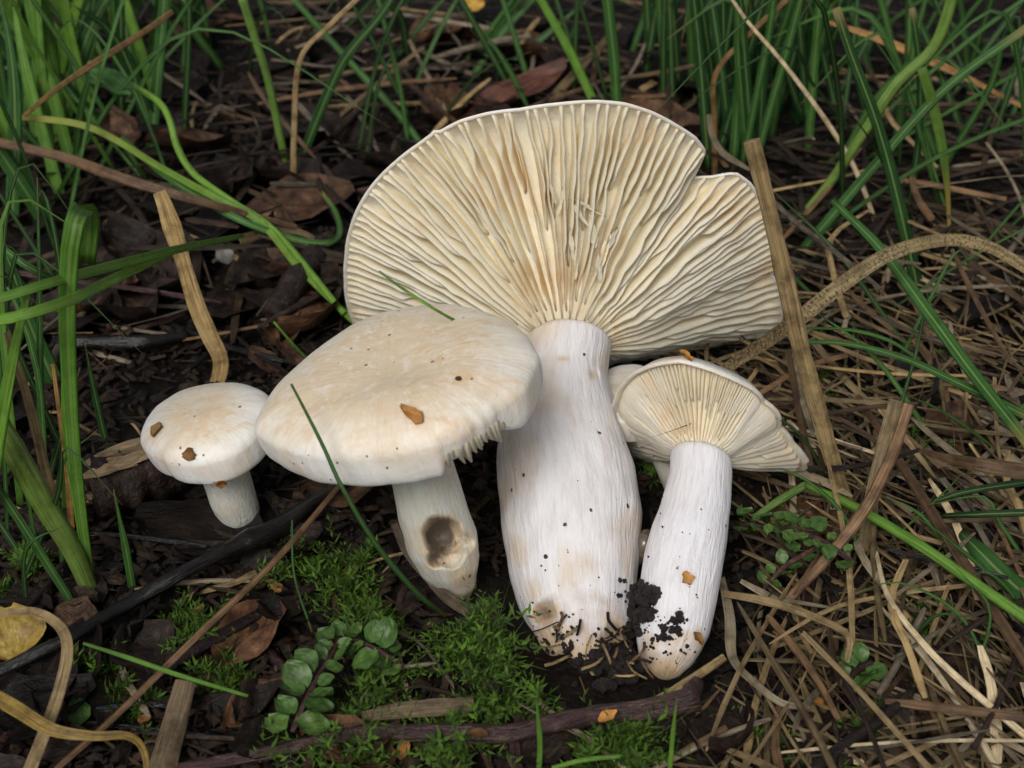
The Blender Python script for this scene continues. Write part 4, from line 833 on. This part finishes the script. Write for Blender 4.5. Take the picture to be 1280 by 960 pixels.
def litter(n, reg_, label):
    V = []; Fc = []; UV = []
    for i in range(n):
        p = gpt(U(reg_[0], reg_[2]), U(reg_[1], reg_[3]), U(.0005, .003))
        if not clear(p, .001): continue
        a = U(0, 6.28); L = U(.0015, .007); wd = L * U(.12, .5); d = Vector((math.cos(a), math.sin(a), U(-.4, .4))); s = Vector((-d.y, d.x, U(-.4, .4))) * wd; up = Vector((0, 0, .0002 + wd * .15))
        c = len(V); V += [p - d * L * .5 - s * .3, p - d * L * .1 - s * .6 + up, p + d * L * .5 - s * .2, p + d * L * .35 + s * .5, p - d * L * .4 + s * .5 - up * .5]
        V.append(p + up * 1.5); Fc += [(c, c + 1, c + 5), (c + 1, c + 2, c + 5), (c + 2, c + 3, c + 5), (c + 3, c + 4, c + 5), (c + 4, c, c + 5)]
        for k in range(5): UV.append(((0, 0), (.5, 1), (1, .5)))
    return tag(mobj('leaf_litter', V, Fc, 'litter', None, UV, False), label, 'litter', kind='stuff')
litter(11000, (-60, 0, 1340, 980), 'fine brown leaf and bark litter over the forest floor')
# ------------------------------------------------------------------ round-leaved creeping plants
def herb(P, n, size, label):
    root = empty('creeping_plant', P[0], label, 'plant'); path = spline(P, 24)
    V, Fc, UV = sweep(path, [.0006] * 24, [.0006] * 24, None, 0, 6); mobj('stem', V, Fc, 'twig_purple', root, UV)
    for k in range(n):
        i = min(23, int(23 * (k + .5) / n)); p = path[i]; T_ = (path[min(i + 1, 23)] - path[max(i - 1, 0)]).normalized(); s = T_.cross(Vector((0, -.5, 1))).normalized() * (1 if k % 2 else -1)
        L = size * U(.55, 1.15); yaw = math.atan2(-(s + T_ * .4).x, (s + T_ * .4).y)
        leaf(p + s * L * .55 + Vector((0, 0, .001)), L, L * .85, yaw, U(-.4, .8), 'herb', None, None, name='leaf', curl=U(.05, .25), ragged=.15, parent=root, roll=U(-.4, .4))
herb(Zp((365, 915, 8), (385, 870, 12), (410, 825, 14), (430, 790, 13)), 16, .0060, 'creeping plant with paired round leaves left of the moss')
herb(Zp((500, 830, 8), (470, 812, 12), (440, 800, 13), (420, 805, 12)), 10, .0058, 'small round-leaved shoot joining the creeping plant by the moss')
herb(Zp((925, 655, 14), (970, 660, 18), (1020, 672, 20), (1070, 705, 16)), 18, .0042, 'leafy creeping shoot right of the smaller gilled mushroom')
herb(Zp((955, 735, 8), (985, 705, 14), (1030, 680, 18)), 10, .0040, 'short leafy shoot crossing below the right creeping shoot')
herb(Zp((1060, 850, 6), (1075, 835, 8), (1090, 828, 8)), 6, .0045, 'tiny green seedling among the lower right straws')
# ------------------------------------------------------------------ things on the mushrooms
def flake(u, v, keys, L, Wd, rot, label, m='flake', name='bud_scale', cat='bud scale'):
    h = hit(u, v, keys)
    if h is None: return
    p, nrm, _ = h; q = nrm.to_track_quat('Z', 'Y').to_matrix() @ Matrix.Rotation(rot, 3, 'Z')
    rows = leaf_mesh(L, Wd * 1.1, .25, rnd.random() * 50, 1.0, 7, 6); rows = [[p + nrm * .0003 + q @ x for x in r] for r in rows]
    un = [[x - nrm * .0003 for x in r] for r in rows]
    V, Fc, UV = grid(rows, False, False, False); V2, F2, U2 = grid(un, False, False, False, len(V))
    tag(mobj(name, V + V2, Fc + [tuple(reversed(f)) for f in F2], m, None, UV + [tuple(reversed(x)) for x in U2]), label, cat)
flake(197, 538, ['capE'], .0040, .0028, .7, 'yellowish bud scale near the left rim of the smallest cap', 'straw_orange')
flake(238, 568, ['capE'], .0030, .0026, .2, 'orange bud scale in the middle of the smallest cap')
flake(275, 603, ['capE'], .0030, .0022, 1.3, 'small brown bud scale at the lower rim of the smallest cap')
flake(515, 518, ['capB'], .0066, .0022, 1.3, 'long orange bud scale on the tilted cream cap')
flake(857, 446, ['capC'], .0050, .0014, 1.4, 'orange scale on the top rim of the smaller gilled cap')
flake(859, 723, ['stemC'], .0032, .0024, .2, 'amber bud scale stuck to the smaller gilled mushroom stem')
flake(872, 798, ['stemC'], .0040, .0016, .3, 'orange scale at the foot of the smaller gilled mushroom')
for (u, v, lb) in ((597, 917, 'orange bud scale on the purple-brown twig near its fork'), (760, 895, 'orange bud scale on the purple-brown twig near its broken end'), (505, 937, 'orange bud scale in the moss under the purple-brown twig'), (345, 733, 'orange bud scale by the tan brown stalk'), (248, 765, 'pale orange bud scale on the black leaf'), (180, 900, 'long orange scale beside the tan brown stalk'), (1020, 876, 'orange scrap among the straws above the soil crumbs'), (84, 800, 'orange scale under the curled buff blade')):
    leaf(gpt(u, v, .0115 if 'purple-brown twig near' in lb else .004), .0042, .0026, U(0, 6), .4, 'flake', lb, 'bud scale', name='bud_scale', curl=.15, ragged=.2)
def clump(parts, label, keys, roots=0):
    V = []; Fc = []; UV = []; iv, fc = ICO2; first = None
    for (u0, v0, ru, rv, n, s0, s1) in parts:
        for i in range(n):
            a = U(0, 6.28); q = math.sqrt(rnd.random()); u, v = u0 + ru * q * math.cos(a), v0 + rv * q * math.sin(a)
            h = hit(u, v, keys); s = U(s0, s1); p = (h[0] + h[1] * s * U(.1, .9) * (1 + .8 * (1 - q))) if h else gpt(u, v, s)
            first = first or p; c = len(V); ph = U(0, 99)
            V += [p + v_ * s * (1 + .6 * noise.noise(v_ * 1.6 + Vector((ph, 0, 0))) + .4 * noise.noise(v_ * 4.1 + Vector((0, ph, 0)))) for v_ in iv]
            for f in fc: Fc.append(tuple(x + c for x in f)); UV.append(((0, 0), (1, 0), (0, 1)))
    root = empty('soil_clump', first, label, 'soil'); mobj('crumbs', V, Fc, 'crumb', root, UV)['kind'] = 'stuff'
    for k in range(roots):
        u, v = U(690, 800), U(770, 850); h = hit(u, v, keys); p = h[0] + h[1] * .0008 if h else gpt(u, v, .004)
        u2, v2 = u + U(-35, 35), v + U(-25, 30); h2 = hit(u2, v2, keys); q = h2[0] + h2[1] * U(.0006, .003) if h2 else gpt(u2, v2, .003)
        md = p.lerp(q, .5) + Vector((U(-.001, .001), -.001, U(0, .0015)))
        Vv, Ff, Uu = sweep(spline([p, md, q], 8), [U(.00015, .0004)] * 8, [.0002] * 8, None, 0, 5); mobj('rootlet', Vv, Ff, rnd.choice(['straw_brown', 'straw', 'twig']), root, Uu)
SK = ['stemA', 'stemC']
clump([(803, 752, 21, 24, 95, .0004, .0014), (790, 785, 14, 10, 22, .0004, .0011), (776, 742, 8, 18, 7, .0003, .0007)], 'black clump of soil stuck between the two gilled mushroom stems', SK)
clump([(748, 838, 52, 22, 110, .0005, .0017), (775, 815, 22, 14, 20, .0006, .0014), (700, 808, 18, 24, 16, .0002, .0007), (735, 812, 60, 34, 90, .00012, .00045), (720, 760, 70, 90, 26, .00010, .0003)], 'crumbly soil and rootlets clinging to the foot of the largest mushroom', SK, 46)
clump([(836, 790, 13, 9, 12, .0003, .0009), (845, 772, 7, 8, 8, .0003, .0009), (820, 800, 9, 5, 5, .0003, .0007), (838, 800, 34, 36, 60, .00010, .0004), (850, 690, 40, 90, 14, .0001, .00025)], 'small soil crumbs on the foot of the smaller gilled mushroom', SK)
# torn gill pieces of the large cap
for (u, v, L, Wd, rt) in ((738, 285, .0050, .0030, .2), (752, 310, .0055, .0034, -.3), (745, 330, .0045, .0026, .1), (722, 262, .0050, .0018, .6), (700, 245, .0045, .0020, -.2), (713, 300, .0050, .0018, .1), (690, 235, .0040, .0014, .3), (735, 255, .0060, .0012, 1.0), (760, 295, .0040, .0024, -.5), (718, 325, .0050, .0018, 0)):
    h = hit(u, v, ['capA']); p = h[0] + h[1] * .0030; q = h[1].to_track_quat('Z', 'Y').to_matrix() @ Matrix.Rotation(rt, 3, 'Z')
    rows = leaf_mesh(L * 1.7, Wd * .62, .05, rnd.random() * 50, .55, 9, 4); rows = [[p + q @ x for x in r] for r in rows]; un = [[x - h[1] * .0003 for x in r] for r in rows]
    V, Fc, UV = grid(rows, False, False, False); V2, F2, U2 = grid(un, False, False, False, len(V))
    mobj('torn_gill', V + V2, Fc + [tuple(reversed(f)) for f in F2], 'torn', capA, UV + [tuple(reversed(x)) for x in U2], True)
# slug between the stems
def slug():
    m, ns, ls, bs = mat('slug skin'); f = tex(ns, ls, obc(ns), 500, 3)
    ls.new(ramp(ns, ls, f, [(.3, (.05, .04, .035)), (.6, (.15, .11, .08)), (.8, (.24, .18, .13))]), bs.inputs['Base Color']); bs.inputs['Roughness'].default_value = .22
    h = hit(800, 680, SK); d = (depth(h[0]) if h else dA0 + .02) - .001
    P = [dpt(796, 706, d + .001), dpt(800, 692, d), dpt(806, 678, d - .0008), dpt(809, 664, d + .001)]
    V, Fc, UV = sweep(spline(P, 16), [.0003 + .0019 * math.sin(math.pi * min(1, (.06 + i / 16) * .9)) ** .8 for i in range(16)], [.0003 + .0016 * math.sin(math.pi * min(1, (.06 + i / 16) * .9)) ** .8 for i in range(16)], None, 0, 16, .08)
    tag(mobj('slug', V, Fc, m, None, UV), 'small glossy grey-brown slug wedged between the two gilled stems', 'slug')
slug()
